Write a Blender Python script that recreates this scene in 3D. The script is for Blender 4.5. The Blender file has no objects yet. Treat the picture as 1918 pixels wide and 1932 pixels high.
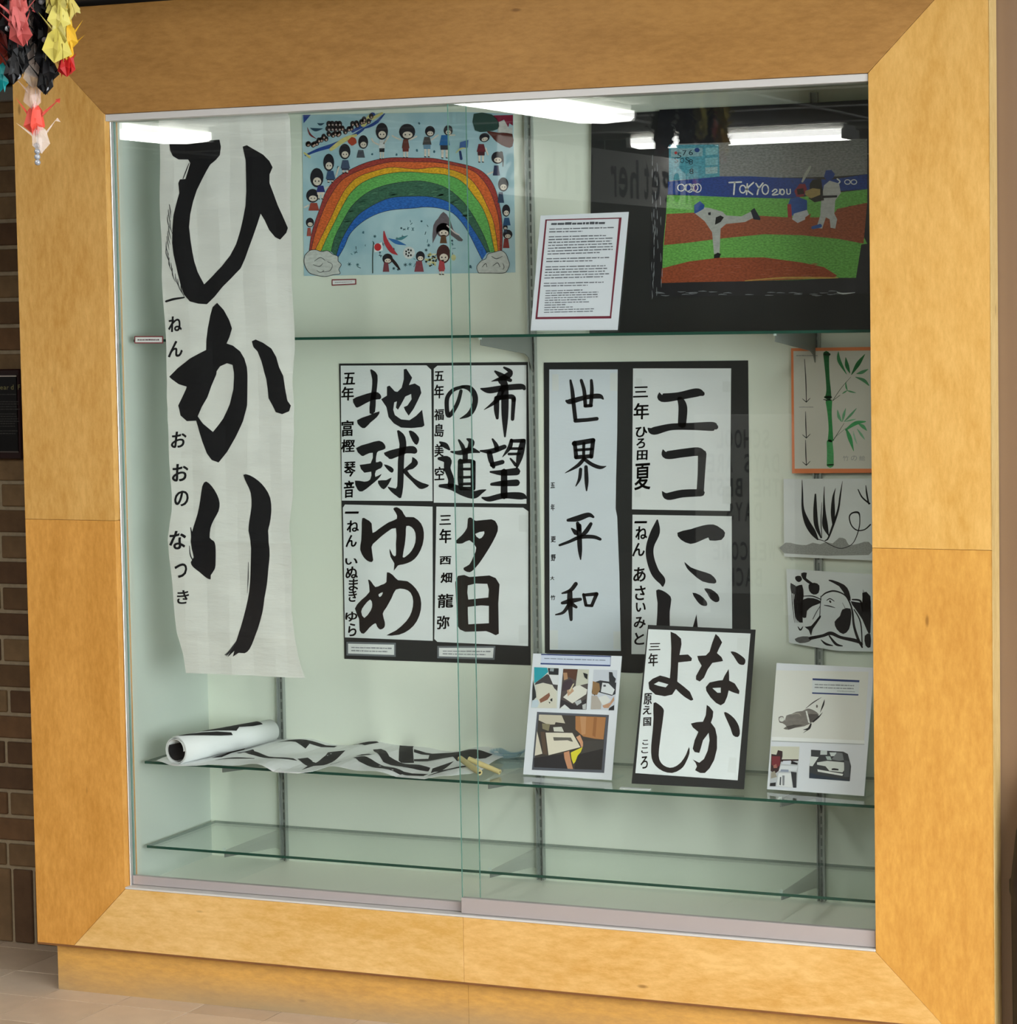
import bpy, bmesh, math, random
from mathutils import Vector, Matrix
from mathutils.geometry import tessellate_polygon

# ------------------------------------------------------------------ camera
SC = bpy.context.scene
COL = SC.collection
CAM = Vector((3.39660, -5.38819, 1.36923))
YAW, PIT, ROL, FPX, PPX, PPY = -0.416516, -0.064102, -0.017574, 5005.0, 949.76, 908.97
FW = Vector((math.sin(YAW)*math.cos(PIT), math.cos(YAW)*math.cos(PIT), math.sin(PIT)))
R0 = Vector((math.cos(YAW), -math.sin(YAW), 0)); U0 = R0.cross(FW)
RT = math.cos(ROL)*R0 + math.sin(ROL)*U0
UP = -math.sin(ROL)*R0 + math.cos(ROL)*U0
cd = bpy.data.cameras.new('camera'); cam = bpy.data.objects.new('camera', cd); COL.objects.link(cam)
cd.sensor_fit = 'HORIZONTAL'; cd.sensor_width = 36.0; cd.lens = 36.0*FPX/1918.0
cd.shift_x = (959.0-PPX)/1918.0; cd.shift_y = -(966.0-PPY)/1918.0
cd.clip_start = 0.05; cd.clip_end = 60
m = Matrix((( RT.x, UP.x, -FW.x, CAM.x), (RT.y, UP.y, -FW.y, CAM.y), (RT.z, UP.z, -FW.z, CAM.z), (0,0,0,1)))
cam.matrix_world = m
SC.camera = cam

# ------------------------------------------------------------------ world, exposure
w = bpy.data.worlds.new('world'); SC.world = w; w.use_nodes = True
w.node_tree.nodes['Background'].inputs[0].default_value = (0.95, 0.97, 1.0, 1)
w.node_tree.nodes['Background'].inputs[1].default_value = 0.22
SC.view_settings.view_transform = 'Standard'; SC.view_settings.look = 'None'
SC.view_settings.exposure = 0.62; SC.view_settings.gamma = 1.0; SC.view_settings.use_curve_mapping = False
SC.cycles.max_bounces = 8; SC.cycles.transparent_max_bounces = 24; SC.cycles.glossy_bounces = 4
SC.cycles.diffuse_bounces = 4; SC.cycles.caustics_reflective = False; SC.cycles.caustics_refractive = False
SC.cycles.sample_clamp_indirect = 4.0
LAMP_POWER = 13.0
SIDE_LIGHT = 9.0              # strength of the unseen pane added for light from the right

# ------------------------------------------------------------------ helpers
def ray(u, v):
    return FPX*FW + (u-PPX)*RT - (v-PPY)*UP

def hexc(h, a=1.0):
    h = h.lstrip('#')
    if len(h) == 3: h = ''.join(c*2 for c in h)
    r = []
    for i in (0, 2, 4):
        c = int(h[i:i+2], 16)/255.0
        r.append(c/12.92 if c <= .04045 else ((c+.055)/1.055)**2.4)
    return (r[0], r[1], r[2], a)

class Surf:
    """a real plane in the room: origin, unit axes ex, ey, facing normal n"""
    def __init__(s, o, ex, ey, h=None):
        s.o = Vector(o); s.ex = Vector(ex).normalized(); s.ey = Vector(ey).normalized()
        s.n = s.ex.cross(s.ey)
        if s.n.dot(CAM - s.o) < 0: s.n = -s.n
        s.h = h
    def ab(s, u, v):
        d = ray(u, v); t = (s.o-CAM).dot(s.n)/d.dot(s.n); p = CAM + d*t - s.o
        return (p.dot(s.ex), p.dot(s.ey))
    def pt(s, a, b, off=0.0):
        if s.h: off += s.h(a, b)
        return s.o + s.ex*a + s.ey*b + s.n*off
def wall_surf(y): return Surf((0, y, 0), (1, 0, 0), (0, 0, 1))

MATS = {}
def mat(name, color, rough=.6, metal=0.0, spec=.5, noise=0.0, nscale=20.0, bump=0.0, bscale=200.0, stretch=None, dark=None):
    if name in MATS: return MATS[name]
    M = bpy.data.materials.new(name); M.use_nodes = True; nt = M.node_tree; b = nt.nodes['Principled BSDF']
    b.inputs['Roughness'].default_value = rough; b.inputs['Metallic'].default_value = metal
    b.inputs['Specular IOR Level'].default_value = spec
    c = hexc(color) if isinstance(color, str) else color
    b.inputs['Base Color'].default_value = c
    if noise or bump:
        tc = nt.nodes.new('ShaderNodeTexCoord'); mp = nt.nodes.new('ShaderNodeMapping')
        nt.links.new(tc.outputs['Object'], mp.inputs[0])
        if stretch: mp.inputs['Scale'].default_value = stretch
    if noise:
        n = nt.nodes.new('ShaderNodeTexNoise'); n.inputs['Scale'].default_value = nscale; n.inputs['Detail'].default_value = 6
        nt.links.new(mp.outputs[0], n.inputs['Vector'])
        r = nt.nodes.new('ShaderNodeValToRGB'); r.color_ramp.elements[0].position = .3; r.color_ramp.elements[1].position = .7
        d = hexc(dark) if dark else tuple(x*(1-noise) for x in c[:3])+(1,)
        r.color_ramp.elements[0].color = d; r.color_ramp.elements[1].color = c
        nt.links.new(n.outputs['Fac'], r.inputs[0]); nt.links.new(r.outputs[0], b.inputs['Base Color'])
    if bump:
        n2 = nt.nodes.new('ShaderNodeTexNoise'); n2.inputs['Scale'].default_value = bscale; n2.inputs['Detail'].default_value = 4
        nt.links.new(mp.outputs[0], n2.inputs['Vector'])
        bp = nt.nodes.new('ShaderNodeBump'); bp.inputs['Strength'].default_value = bump; bp.inputs['Distance'].default_value = .002
        nt.links.new(n2.outputs['Fac'], bp.inputs['Height']); nt.links.new(bp.outputs[0], b.inputs['Normal'])
    MATS[name] = M
    return M

def wood_mat(name, light, dark, axis, seed=0.0, rough=.42, scuff=None):
    """maple veneer: long faint flames plus mottled figure, grain along the axis"""
    M = bpy.data.materials.new(name); M.use_nodes = True; nt = M.node_tree; N = nt.nodes; L = nt.links
    b = N['Principled BSDF']; b.inputs['Roughness'].default_value = rough; b.inputs['Specular IOR Level'].default_value = .35
    tc = N.new('ShaderNodeTexCoord'); mp = N.new('ShaderNodeMapping'); L.new(tc.outputs['Object'], mp.inputs[0])
    mp.inputs['Location'].default_value = (seed, seed*.7, seed*1.3)
    mp.inputs['Scale'].default_value = (.32, 1, 1) if axis == 'x' else (1, 1, .32)
    n1 = N.new('ShaderNodeTexNoise'); n1.inputs['Scale'].default_value = 3.5; n1.inputs['Detail'].default_value = 3; n1.inputs['Distortion'].default_value = .6
    L.new(mp.outputs[0], n1.inputs['Vector'])
    mul = N.new('ShaderNodeMath'); mul.operation = 'MULTIPLY'; mul.inputs[1].default_value = 46; L.new(n1.outputs['Fac'], mul.inputs[0])
    sn = N.new('ShaderNodeMath'); sn.operation = 'SINE'; L.new(mul.outputs[0], sn.inputs[0])
    n2 = N.new('ShaderNodeTexNoise'); n2.inputs['Scale'].default_value = 85; n2.inputs['Detail'].default_value = 8; n2.inputs['Roughness'].default_value = .7
    L.new(mp.outputs[0], n2.inputs['Vector'])
    n3 = N.new('ShaderNodeTexNoise'); n3.inputs['Scale'].default_value = 9; n3.inputs['Detail'].default_value = 3
    L.new(mp.outputs[0], n3.inputs['Vector'])
    a1 = N.new('ShaderNodeMath'); a1.operation = 'MULTIPLY_ADD'; a1.inputs[1].default_value = .05; L.new(sn.outputs[0], a1.inputs[0])
    a2 = N.new('ShaderNodeMath'); a2.operation = 'MULTIPLY'; a2.inputs[1].default_value = .95; L.new(n2.outputs['Fac'], a2.inputs[0]); L.new(a2.outputs[0], a1.inputs[2])
    a3 = N.new('ShaderNodeMath'); a3.operation = 'MULTIPLY_ADD'; a3.inputs[1].default_value = .45; L.new(n3.outputs['Fac'], a3.inputs[0]); L.new(a1.outputs[0], a3.inputs[2])
    r = N.new('ShaderNodeValToRGB'); r.color_ramp.elements[0].position = .50; r.color_ramp.elements[1].position = .90
    r.color_ramp.elements[0].color = hexc(dark); r.color_ramp.elements[1].color = hexc(light)
    L.new(a3.outputs[0], r.inputs[0])
    # tiny pin knots
    v = N.new('ShaderNodeTexVoronoi'); v.inputs['Scale'].default_value = 9; L.new(mp.outputs[0], v.inputs['Vector'])
    kr = N.new('ShaderNodeValToRGB'); kr.color_ramp.elements[0].position = .018; kr.color_ramp.elements[1].position = .045
    kr.color_ramp.elements[0].color = (.55, .5, .45, 1); kr.color_ramp.elements[1].color = (1, 1, 1, 1)
    L.new(v.outputs['Distance'], kr.inputs[0])
    mx = N.new('ShaderNodeMixRGB'); mx.blend_type = 'MULTIPLY'; mx.inputs[0].default_value = 1
    L.new(r.outputs[0], mx.inputs[1]); L.new(kr.outputs[0], mx.inputs[2]); L.new(mx.outputs[0], b.inputs['Base Color'])
    if scuff is not None:   # grey shoe and mop wear along the foot of the board
        sp = N.new('ShaderNodeSeparateXYZ'); L.new(tc.outputs['Object'], sp.inputs[0])
        ma = N.new('ShaderNodeMapRange'); ma.inputs['From Min'].default_value = scuff+.075; ma.inputs['From Max'].default_value = scuff
        L.new(sp.outputs['Z'], ma.inputs['Value'])
        ns = N.new('ShaderNodeTexNoise'); ns.inputs['Scale'].default_value = 7; ns.inputs['Detail'].default_value = 7; L.new(mp.outputs[0], ns.inputs['Vector'])
        mu = N.new('ShaderNodeMath'); mu.operation = 'MULTIPLY'; L.new(ma.outputs[0], mu.inputs[0]); L.new(ns.outputs['Fac'], mu.inputs[1])
        m3 = N.new('ShaderNodeMath'); m3.operation = 'MULTIPLY'; m3.inputs[1].default_value = 1.35; m3.use_clamp = True; L.new(mu.outputs[0], m3.inputs[0])
        m2 = N.new('ShaderNodeMixRGB'); L.new(m3.outputs[0], m2.inputs[0]); L.new(mx.outputs[0], m2.inputs[1]); m2.inputs[2].default_value = hexc('#a29276')
        L.new(m2.outputs[0], b.inputs['Base Color'])
    bp = N.new('ShaderNodeBump'); bp.inputs['Strength'].default_value = .08; bp.inputs['Distance'].default_value = .001
    L.new(n2.outputs['Fac'], bp.inputs['Height']); L.new(bp.outputs[0], b.inputs['Normal'])
    return M

def glass_mat(name, tint, ior=1.5, tintmix=1.0):
    M = bpy.data.materials.new(name); M.use_nodes = True; nt = M.node_tree; nt.nodes.clear(); N = nt.nodes; L = nt.links
    out = N.new('ShaderNodeOutputMaterial'); mx = N.new('ShaderNodeMixShader'); tr = N.new('ShaderNodeBsdfTransparent')
    gl = N.new('ShaderNodeBsdfGlossy'); fr = N.new('ShaderNodeFresnel')
    tr.inputs[0].default_value = tint; gl.inputs['Roughness'].default_value = 0.0; gl.inputs[0].default_value = (1, 1, 1, 1)
    # on the way out of the pane the same outside Fresnel applies (nothing is bent in these thin panes)
    ge = N.new('ShaderNodeNewGeometry'); mr = N.new('ShaderNodeMapRange')
    mr.inputs['To Min'].default_value = ior; mr.inputs['To Max'].default_value = 1.0/ior
    L.new(ge.outputs['Backfacing'], mr.inputs['Value']); L.new(mr.outputs[0], fr.inputs[0])
    L.new(fr.outputs[0], mx.inputs[0]); L.new(tr.outputs[0], mx.inputs[1]); L.new(gl.outputs[0], mx.inputs[2]); L.new(mx.outputs[0], out.inputs[0])
    return M

def paint_mat(name, rough=.75, grain=0.0, gscale=300.0, spec=.3):
    """flat print or paint: the colours come from the mesh's own 'paint' attribute"""
    M = bpy.data.materials.new(name); M.use_nodes = True; nt = M.node_tree; N = nt.nodes; L = nt.links
    b = N['Principled BSDF']; b.inputs['Roughness'].default_value = rough; b.inputs['Specular IOR Level'].default_value = spec
    at = N.new('ShaderNodeAttribute'); at.attribute_name = 'paint'
    if grain:
        tc = N.new('ShaderNodeTexCoord'); mp = N.new('ShaderNodeMapping'); mp.inputs['Scale'].default_value = (1, 1, 2.2)
        L.new(tc.outputs['Object'], mp.inputs[0])
        n = N.new('ShaderNodeTexNoise'); n.inputs['Scale'].default_value = gscale; n.inputs['Detail'].default_value = 4
        L.new(mp.outputs[0], n.inputs['Vector'])
        r = N.new('ShaderNodeValToRGB'); r.color_ramp.elements[0].position = .35; r.color_ramp.elements[1].position = .65
        r.color_ramp.elements[0].color = (1-grain,)*3+(1,); r.color_ramp.elements[1].color = (1+grain*.6,)*3+(1,)
        L.new(n.outputs['Fac'], r.inputs[0])
        mx = N.new('ShaderNodeMixRGB'); mx.blend_type = 'MULTIPLY'; mx.inputs[0].default_value = 1
        L.new(at.outputs['Color'], mx.inputs[1]); L.new(r.outputs[0], mx.inputs[2]); L.new(mx.outputs[0], b.inputs['Base Color'])
    else:
        L.new(at.outputs['Color'], b.inputs['Base Color'])
    return M

def emit_mat(name, color, strength):
    M = bpy.data.materials.new(name); M.use_nodes = True; b = M.node_tree.nodes['Principled BSDF']
    b.inputs['Base Color'].default_value = (.8, .8, .8, 1); b.inputs['Emission Color'].default_value = color
    b.inputs['Emission Strength'].default_value = strength
    return M

def link(o, parent=None):
    COL.objects.link(o)
    if parent: o.parent = parent
    return o
def obj(name, bm, mtl, parent=None, smooth=False):
    me = bpy.data.meshes.new(name); bm.to_mesh(me); bm.free()
    for mm in (mtl if isinstance(mtl, (list, tuple)) else [mtl]): me.materials.append(mm)
    if smooth:
        for p in me.polygons: p.use_smooth = True
    o = bpy.data.objects.new(name, me); link(o)
    if parent:
        o.parent = parent
        o.matrix_parent_inverse = Matrix.Translation(parent.location).inverted() if not parent.parent and parent.type == 'EMPTY' else Matrix.Identity(4)
    return o
def thing(name, label, cat, loc=(0, 0, 0), group=None):
    o = bpy.data.objects.new(name, None); COL.objects.link(o); o.location = loc; o.empty_display_size = .05
    o['label'] = label; o['category'] = cat
    if group: o['group'] = group
    return o
def tag(o, label=None, cat=None, group=None, kind=None):
    if label: o['label'] = label
    if cat: o['category'] = cat
    if group: o['group'] = group
    if kind: o['kind'] = kind
    return o
def add_box(bm, x0, x1, y0, y1, z0, z1, bev=0.0, mi=0):
    vs = [bm.verts.new(c) for c in ((x0,y0,z0),(x1,y0,z0),(x1,y1,z0),(x0,y1,z0),(x0,y0,z1),(x1,y0,z1),(x1,y1,z1),(x0,y1,z1))]
    fs = [bm.faces.new([vs[i] for i in f]) for f in ((0,3,2,1),(4,5,6,7),(0,1,5,4),(1,2,6,5),(2,3,7,6),(3,0,4,7))]
    for f in fs: f.material_index = mi
    if bev:
        es = set(e for f in fs for e in f.edges)
        bmesh.ops.bevel(bm, geom=list(es), offset=bev, segments=1, affect='EDGES')
    return fs
def box(name, x0, x1, y0, y1, z0, z1, mtl, parent=None, bev=0.0):
    bm = bmesh.new(); add_box(bm, x0, x1, y0, y1, z0, z1, bev); return obj(name, bm, mtl, parent)
def add_tube(bm, p0, p1, r0, r1=None, seg=12, cap=True):
    r1 = r0 if r1 is None else r1
    p0 = Vector(p0); p1 = Vector(p1); d = (p1-p0).normalized()
    a = d.orthogonal().normalized(); b = d.cross(a)
    A = []; B = []
    for i in range(seg):
        t = 2*math.pi*i/seg; q = a*math.cos(t)+b*math.sin(t)
        A.append(bm.verts.new(p0+q*r0)); B.append(bm.verts.new(p1+q*r1))
    for i in range(seg):
        bm.faces.new((A[i], A[(i+1) % seg], B[(i+1) % seg], B[i]))
    if cap:
        bm.faces.new(A[::-1]); bm.faces.new(B)
def prism(name, pts, d, mtl, parent=None, bev=0.0):
    """extrude an outline of 3D points along vector d"""
    bm = bmesh.new(); A = [bm.verts.new(p) for p in pts]; B = [bm.verts.new(Vector(p)+Vector(d)) for p in pts]
    n = len(pts); bm.faces.new(A[::-1]); bm.faces.new(B)
    for i in range(n): bm.faces.new((A[i], A[(i+1) % n], B[(i+1) % n], B[i]))
    bmesh.ops.recalc_face_normals(bm, faces=bm.faces[:])
    if bev: bmesh.ops.bevel(bm, geom=bm.edges[:], offset=bev, segments=1, affect='EDGES')
    return obj(name, bm, mtl, parent)

# crops used while measuring: measured coordinates -> picture coordinates
CROPS = dict(K2=(280,200,.26913), K3=(280,700,.31068), K4=(560,190,.22419), K5=(980,130,.35454), K6=(630,670,.19812),
    K7=(630,940,.19812), M1=(1000,670,.22419), M2=(1000,940,.22419), M3=(1180,1170,.17603), M4=(970,1220,.14493),
    M5=(1440,640,.31073), M6=(1430,1240,.14493), M7=(260,1330,.38582), N5=(1180,150,.25026), C1=(0,0,.20855),
    C8=(0,0,.10428), P=(0,0,1.0), S3=(1000,400,.11905), T8=(0,680,.09836))
def cr(k, pts):
    x, y, s = CROPS[k]
    return [(x+p[0]*s, y+p[1]*s) + tuple(q*s for q in p[2:]) for p in pts]

def catmull(P, n=5):
    out = []; m_ = len(P)
    for i in range(m_-1):
        p0 = P[max(i-1, 0)]; p1 = P[i]; p2 = P[i+1]; p3 = P[min(i+2, m_-1)]
        for k in range(n):
            t = k/n
            out.append(tuple(.5*((2*b)+(-a+c)*t+(2*a-5*b+4*c-d)*t*t+(-a+3*b-3*c+d)*t**3) for a, b, c, d in zip(p0, p1, p2, p3)))
    out.append(tuple(P[-1])); return out
def smooth_loop(P, n=3):
    m_ = len(P); out = []
    for i in range(m_):
        p0 = P[i-1]; p1 = P[i]; p2 = P[(i+1) % m_]; p3 = P[(i+2) % m_]
        for k in range(n):
            t = k/n
            out.append(tuple(.5*((2*b)+(-a+c)*t*.8+(2*a-5*b+4*c-d)*t*t*.8+ (b*-2+2*c-(2*a-5*b+4*c-d)*.8-(-a+c)*.8)*t**3) if False else
                             .5*((2*b)+(-a+c)*t+(2*a-5*b+4*c-d)*t*t+(-a+3*b-3*c+d)*t**3) for a, b, c, d in zip(p0, p1, p2, p3)))
    return out
def ribbon(P, n=5):
    """stroke centre line (u, v, width) -> closed outline"""
    Q = catmull(P, n) if len(P) > 1 else P
    L = []; R = []
    for i, q in enumerate(Q):
        a = Q[max(i-1, 0)]; b = Q[min(i+1, len(Q)-1)]
        dx, dy = b[0]-a[0], b[1]-a[1]; l = math.hypot(dx, dy) or 1; w_ = max(q[2], .2)*.5
        L.append((q[0]-dy/l*w_, q[1]+dx/l*w_)); R.append((q[0]+dy/l*w_, q[1]-dx/l*w_))
    def cap(q, p, sgn):
        dx, dy = q[0]-p[0], q[1]-p[1]; l = math.hypot(dx, dy) or 1; dx /= l; dy /= l; w_ = max(q[2], .2)*.5
        return [(q[0]+(dx*math.cos(t)-dy*math.sin(t))*w_, q[1]+(dy*math.cos(t)+dx*math.sin(t))*w_) for t in (.9, 0, -.9)]
    e = cap(Q[-1], Q[-2], 1); s = cap(Q[0], Q[1], 1)
    return ('quads', L, R, e, s)

class Art:
    """flat ink, paint or print gathered into one mesh that lies on a Surf"""
    def __init__(s, surf): s.S = surf; s.v = []; s.f = []; s.c = []; s.items = []
    def _tri(s, loops, col, off):
        ab = [[s.S.ab(*p[:2]) for p in lp] for lp in loops]
        flat = [p for lp in ab for p in lp]
        tris = tessellate_polygon([[Vector((a, b, 0)) for a, b in lp] for lp in ab])
        base = len(s.v); s.v += [(a, b, off) for a, b in flat]; s.items.append((base, len(s.v)))
        for t in tris: s.f.append(tuple(base+i for i in t)); s.c.append(col)
    def poly(s, col, pts, holes=(), k='P', off=0.0, sm=0):
        lp = [cr(k, pts)]+[cr(k, h) for h in holes]
        if sm: lp = [smooth_loop(l, sm) for l in lp]
        s._tri(lp, hexc(col), off); return s
    def rect(s, col, u0, v0, u1, v1, k='P', off=0.0): return s.poly(col, [(u0,v0),(u1,v0),(u1,v1),(u0,v1)], k=k, off=off)
    def stroke(s, col, pts, k='P', off=0.0, n=5):
        _, L, R, e, st = ribbon(cr(k, pts), n); C = hexc(col); i0 = len(s.v)
        def add(poly):
            base = len(s.v); s.v += [(*s.S.ab(*p), off) for p in poly]; s.f.append(tuple(range(base, base+len(poly)))); s.c.append(C)
        for i in range(len(L)-1): add([L[i], L[i+1], R[i+1], R[i]])
        add([L[-1], *e, R[-1]]); add([R[0], *st, L[0]]); s.items.append((i0, len(s.v))); return s
    def ell(s, col, u, v, ru, rv, k='P', off=0.0, n=14, rot=0.0, j=0.0, rnd=None):
        P = []
        for i in range(n):
            t = 2*math.pi*i/n; r = 1+(rnd.uniform(-j, j) if rnd else 0); a = ru*math.cos(t)*r; b = rv*math.sin(t)*r
            P.append((u+a*math.cos(rot)-b*math.sin(rot), v+a*math.sin(rot)+b*math.cos(rot)))
        return s.poly(col, P, k=k, off=off)
    def glyph(s, ch, col, u, v, wd, ht, k='P', off=0.0, bold=.012, skew=0.0, mirror=False):
        V, F = glyph_mesh(ch, bold); (u, v, wd, ht) = cr(k, [(u, v, wd, ht)])[0]; C = hexc(col); base = len(s.v)
        for x, y in V:
            s.v.append((*s.S.ab(u+(x-.5)*wd+skew*(y-.5)*wd, v-(y-.5)*ht + skew*(x-.5)*-ht), off))
        for f in F: s.f.append(tuple(base+i for i in f)); s.c.append(C)
        return s
    def column(s, chars, col, spots, k, size, off=0.0, bold=.012, skew=.04):
        for ch, sp in zip(chars, spots):
            wd = sp[2] if len(sp) > 2 else size; ht = sp[3] if len(sp) > 3 else size*(1.0)
            if ch in 'ー一': ht = size*.16
            if ch in '三': ht = size*.8
            s.glyph(ch, col, sp[0], sp[1], wd, ht, k, off, bold, skew)
        return s
    def lines(s, col, corners, n, k='P', off=0.0, th=.45, rnd=None, lens=None, gaps=True):
        """small illegible printed lines between corners TL, TR, BL, BR"""
        (tl, tr, bl, br) = corners; rnd = rnd or random.Random(5)
        for i in range(n):
            L = lens[i % len(lens)] if lens else rnd.uniform(.8, 1.0)
            if L <= 0: continue
            x = 0.0
            def P(a, b): 
                lx = tl[0]+(bl[0]-tl[0])*b; ly = tl[1]+(bl[1]-tl[1])*b; rx = tr[0]+(br[0]-tr[0])*b; ry = tr[1]+(br[1]-tr[1])*b
                return (lx+(rx-lx)*a, ly+(ry-ly)*a)
            b0 = (i+.5-th/2)/n; b1 = (i+.5+th/2)/n
            while x < L:
                wl = rnd.uniform(.03, .12); x1 = min(x+wl, L)
                jj = rnd.uniform(0, .25)*th/n
                s.poly(col, [P(x, b0+jj), P(x1, b0+jj), P(x1, b1), P(x, b1)], k=k, off=off); x = x1+.012
        return s
    def build_each(s, name, mtl, parent, off, centres, slices=None):
        """one mesh per written character: every stroke goes to the character whose centre is nearest"""
        cs = [s.S.ab(*cr(k, [(u, v)])[0]) for k, u, v in centres]; n = len(s.f)
        marks = {}
        for g0, g1 in s.items:
            vs = s.v[g0:g1]; m_ = (sum(v[0] for v in vs)/len(vs), sum(v[1] for v in vs)/len(vs))
            marks[(g0, g1)] = min(range(len(cs)), key=lambda q: (cs[q][0]-m_[0])**2+(cs[q][1]-m_[1])**2)
        for q in range(len(cs)):
            A = Art(s.S); A.v = s.v
            for f, c in zip(s.f, s.c):
                if any(g[0] <= f[0] < g[1] and marks[g] == q for g in marks): A.f.append(f); A.c.append(c)
            if A.f: A.build(name, mtl, parent, off, slices)
    def build(s, name, mtl, parent=None, off=.0006, slices=None):
        bm = bmesh.new(); cl = bm.loops.layers.float_color.new('paint')
        for f, c in zip(s.f, s.c):
            try: fa = bm.faces.new([bm.verts.new((s.v[i][0], s.v[i][1], s.v[i][2])) for i in f])
            except ValueError: continue
            for lp in fa.loops: lp[cl] = c
        if slices:
            for ax, vals in slices:
                nrm = Vector((1, 0, 0)) if ax == 0 else Vector((0, 1, 0))
                for q in vals:
                    bmesh.ops.bisect_plane(bm, geom=bm.verts[:]+bm.edges[:]+bm.faces[:], plane_co=nrm*q, plane_no=nrm)
        for v in bm.verts: v.co = s.S.pt(v.co.x, v.co.y, v.co.z+off)
        for f in bm.faces:
            f.normal_update()
            if f.normal.dot(s.S.n) < 0: f.normal_flip()
        return obj(name, bm, mtl, parent)

_GL = {}
def glyph_mesh(ch, bold):
    key = (ch, bold)
    if key in _GL: return _GL[key]
    c = bpy.data.curves.new('g', 'FONT'); c.body = ch; c.offset = bold; c.resolution_u = 3
    o = bpy.data.objects.new('g', c); COL.objects.link(o); bpy.context.view_layer.update()
    me = bpy.data.meshes.new_from_object(o.evaluated_get(bpy.context.evaluated_depsgraph_get()))
    V = [(v.co.x, v.co.y) for v in me.vertices]; F = [tuple(p.vertices) for p in me.polygons]
    bpy.data.objects.remove(o); bpy.data.curves.remove(c); bpy.data.meshes.remove(me)
    if not V: V = [(0, 0), (1, 1), (0, 1)]; F = []
    x0 = min(v[0] for v in V); x1 = max(v[0] for v in V); y0 = min(v[1] for v in V); y1 = max(v[1] for v in V)
    V = [((x-x0)/max(x1-x0, 1e-5), (y-y0)/max(y1-y0, 1e-5)) for x, y in V]
    _GL[key] = (V, F); return _GL[key]

def writing(surf, chars, col, spots, k, size, mtl, parent, off, bold=.012, skew=.04, slices=None):
    for ch, sp in zip(chars, spots):
        a = Art(surf)
        for dx, dy in ((0, 0), (.032, 0), (0, .032), (.032, .032), (-.02, .01)):   # a loaded brush: several passes give the stroke its body
            sq = (sp[0]+dx*size, sp[1]+dy*size)+tuple(sp[2:]); a.column(ch, col, [sq], k, size, bold=min(bold, .004), skew=skew)
        a.build('written_character', mtl, parent, off=off, slices=slices)

def sheet(name, surf, corners, mtl, parent=None, off=0.0, th=.0006, k='P', slices=None, sm=0):
    """a thin solid sheet (real thickness) cut to the given outline on a Surf; front face at off+th"""
    P = cr(k, corners)
    if sm: P = smooth_loop(P, sm)
    ab = [surf.ab(*p[:2]) for p in P]
    bm = bmesh.new(); tris = tessellate_polygon([[Vector((a, b, 0)) for a, b in ab]])
    vs = [bm.verts.new((a, b, off+th)) for a, b in ab]
    for t in tris:
        try: bm.faces.new([vs[i] for i in t])
        except ValueError: pass
    if slices:
        for ax, vals in slices:
            nrm = Vector((1, 0, 0)) if ax == 0 else Vector((0, 1, 0))
            for q in vals: bmesh.ops.bisect_plane(bm, geom=bm.verts[:]+bm.edges[:]+bm.faces[:], plane_co=nrm*q, plane_no=nrm)
    r = bmesh.ops.extrude_face_region(bm, geom=bm.faces[:])
    for v in [g for g in r['geom'] if isinstance(g, bmesh.types.BMVert)]: v.co.z = off
    for v in bm.verts: v.co = surf.pt(v.co.x, v.co.y, v.co.z)
    bmesh.ops.recalc_face_normals(bm, faces=bm.faces[:])
    return obj(name, bm, mtl, parent)

# ------------------------------------------------------------------ materials
WD, HT = 1.856, 1.85           # opening of the case
FB, FBB = .2546, .1493         # frame band widths (sides and top, bottom)
DEEP = .42                     # back panel
FLOOR = -.268; CEIL = 2.5
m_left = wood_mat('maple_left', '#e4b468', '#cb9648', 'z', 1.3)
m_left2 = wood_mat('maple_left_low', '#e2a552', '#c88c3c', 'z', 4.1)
m_top = wood_mat('maple_top_shaded', '#bb8a4a', '#a2743a', 'x', 7.7)  # shade on the top board is put into its darker veneer colour
m_bot = wood_mat('maple_bottom_lit', '#eec582', '#d6a658', 'x', 2.9)  # stronger light on both bottom boards is put into their lighter colour
m_bot2 = wood_mat('maple_bottom_right_lit', '#ecc07a', '#d4a154', 'x', 9.4)
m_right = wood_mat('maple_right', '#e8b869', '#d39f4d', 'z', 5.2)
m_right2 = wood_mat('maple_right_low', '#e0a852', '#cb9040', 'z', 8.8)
m_edge = wood_mat('maple_edge', '#dcc084', '#c4a465', 'z', 3.3)
m_under = mat('edge_band_brown', '#8a5a30', .5, noise=.2, nscale=40)
m_plinth = wood_mat('maple_plinth', '#e0ac5a', '#c2934f', 'x', 6.1, .5, -.268)
m_alu = mat('satin_aluminium', '#d8d6d4', .32, .75)
m_rail = mat('anodised_rail', '#c2b9b8', .4, .35)
m_white_metal = mat('white_track', '#dcdad6', .4, .1)
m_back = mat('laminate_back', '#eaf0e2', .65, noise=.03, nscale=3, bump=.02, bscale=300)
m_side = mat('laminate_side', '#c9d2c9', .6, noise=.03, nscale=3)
m_case_floor = mat('laminate_case_floor', '#f2f4ea', .45)
m_std = mat('zinc_standard', '#aab0ab', .4, .5)
m_slot = mat('slot_dark', '#7b837e', .7)
m_bracket = mat('bracket_grey', '#858a84', .5, .2)
m_scroll = mat('scroll_paper', '#eceee8', .85, noise=.08, nscale=9, bump=.9, bscale=24, stretch=(1, 1, 4))
m_paper = mat('rice_paper', '#e9eeef', .85, noise=.05, nscale=9, bump=.25, bscale=60, stretch=(1, 1, 3))
m_paper2 = mat('washi_blue_white', '#dde6ee', .85, noise=.04, nscale=9, bump=.25, bscale=60, stretch=(1, 1, 3))
m_card = mat('white_card', '#e6eaf2', .6)
m_white = mat('white_print_paper', '#eceeee', .6)
m_black = mat('black_card', '#1d1f1f', .75, noise=.15, nscale=6)
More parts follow.
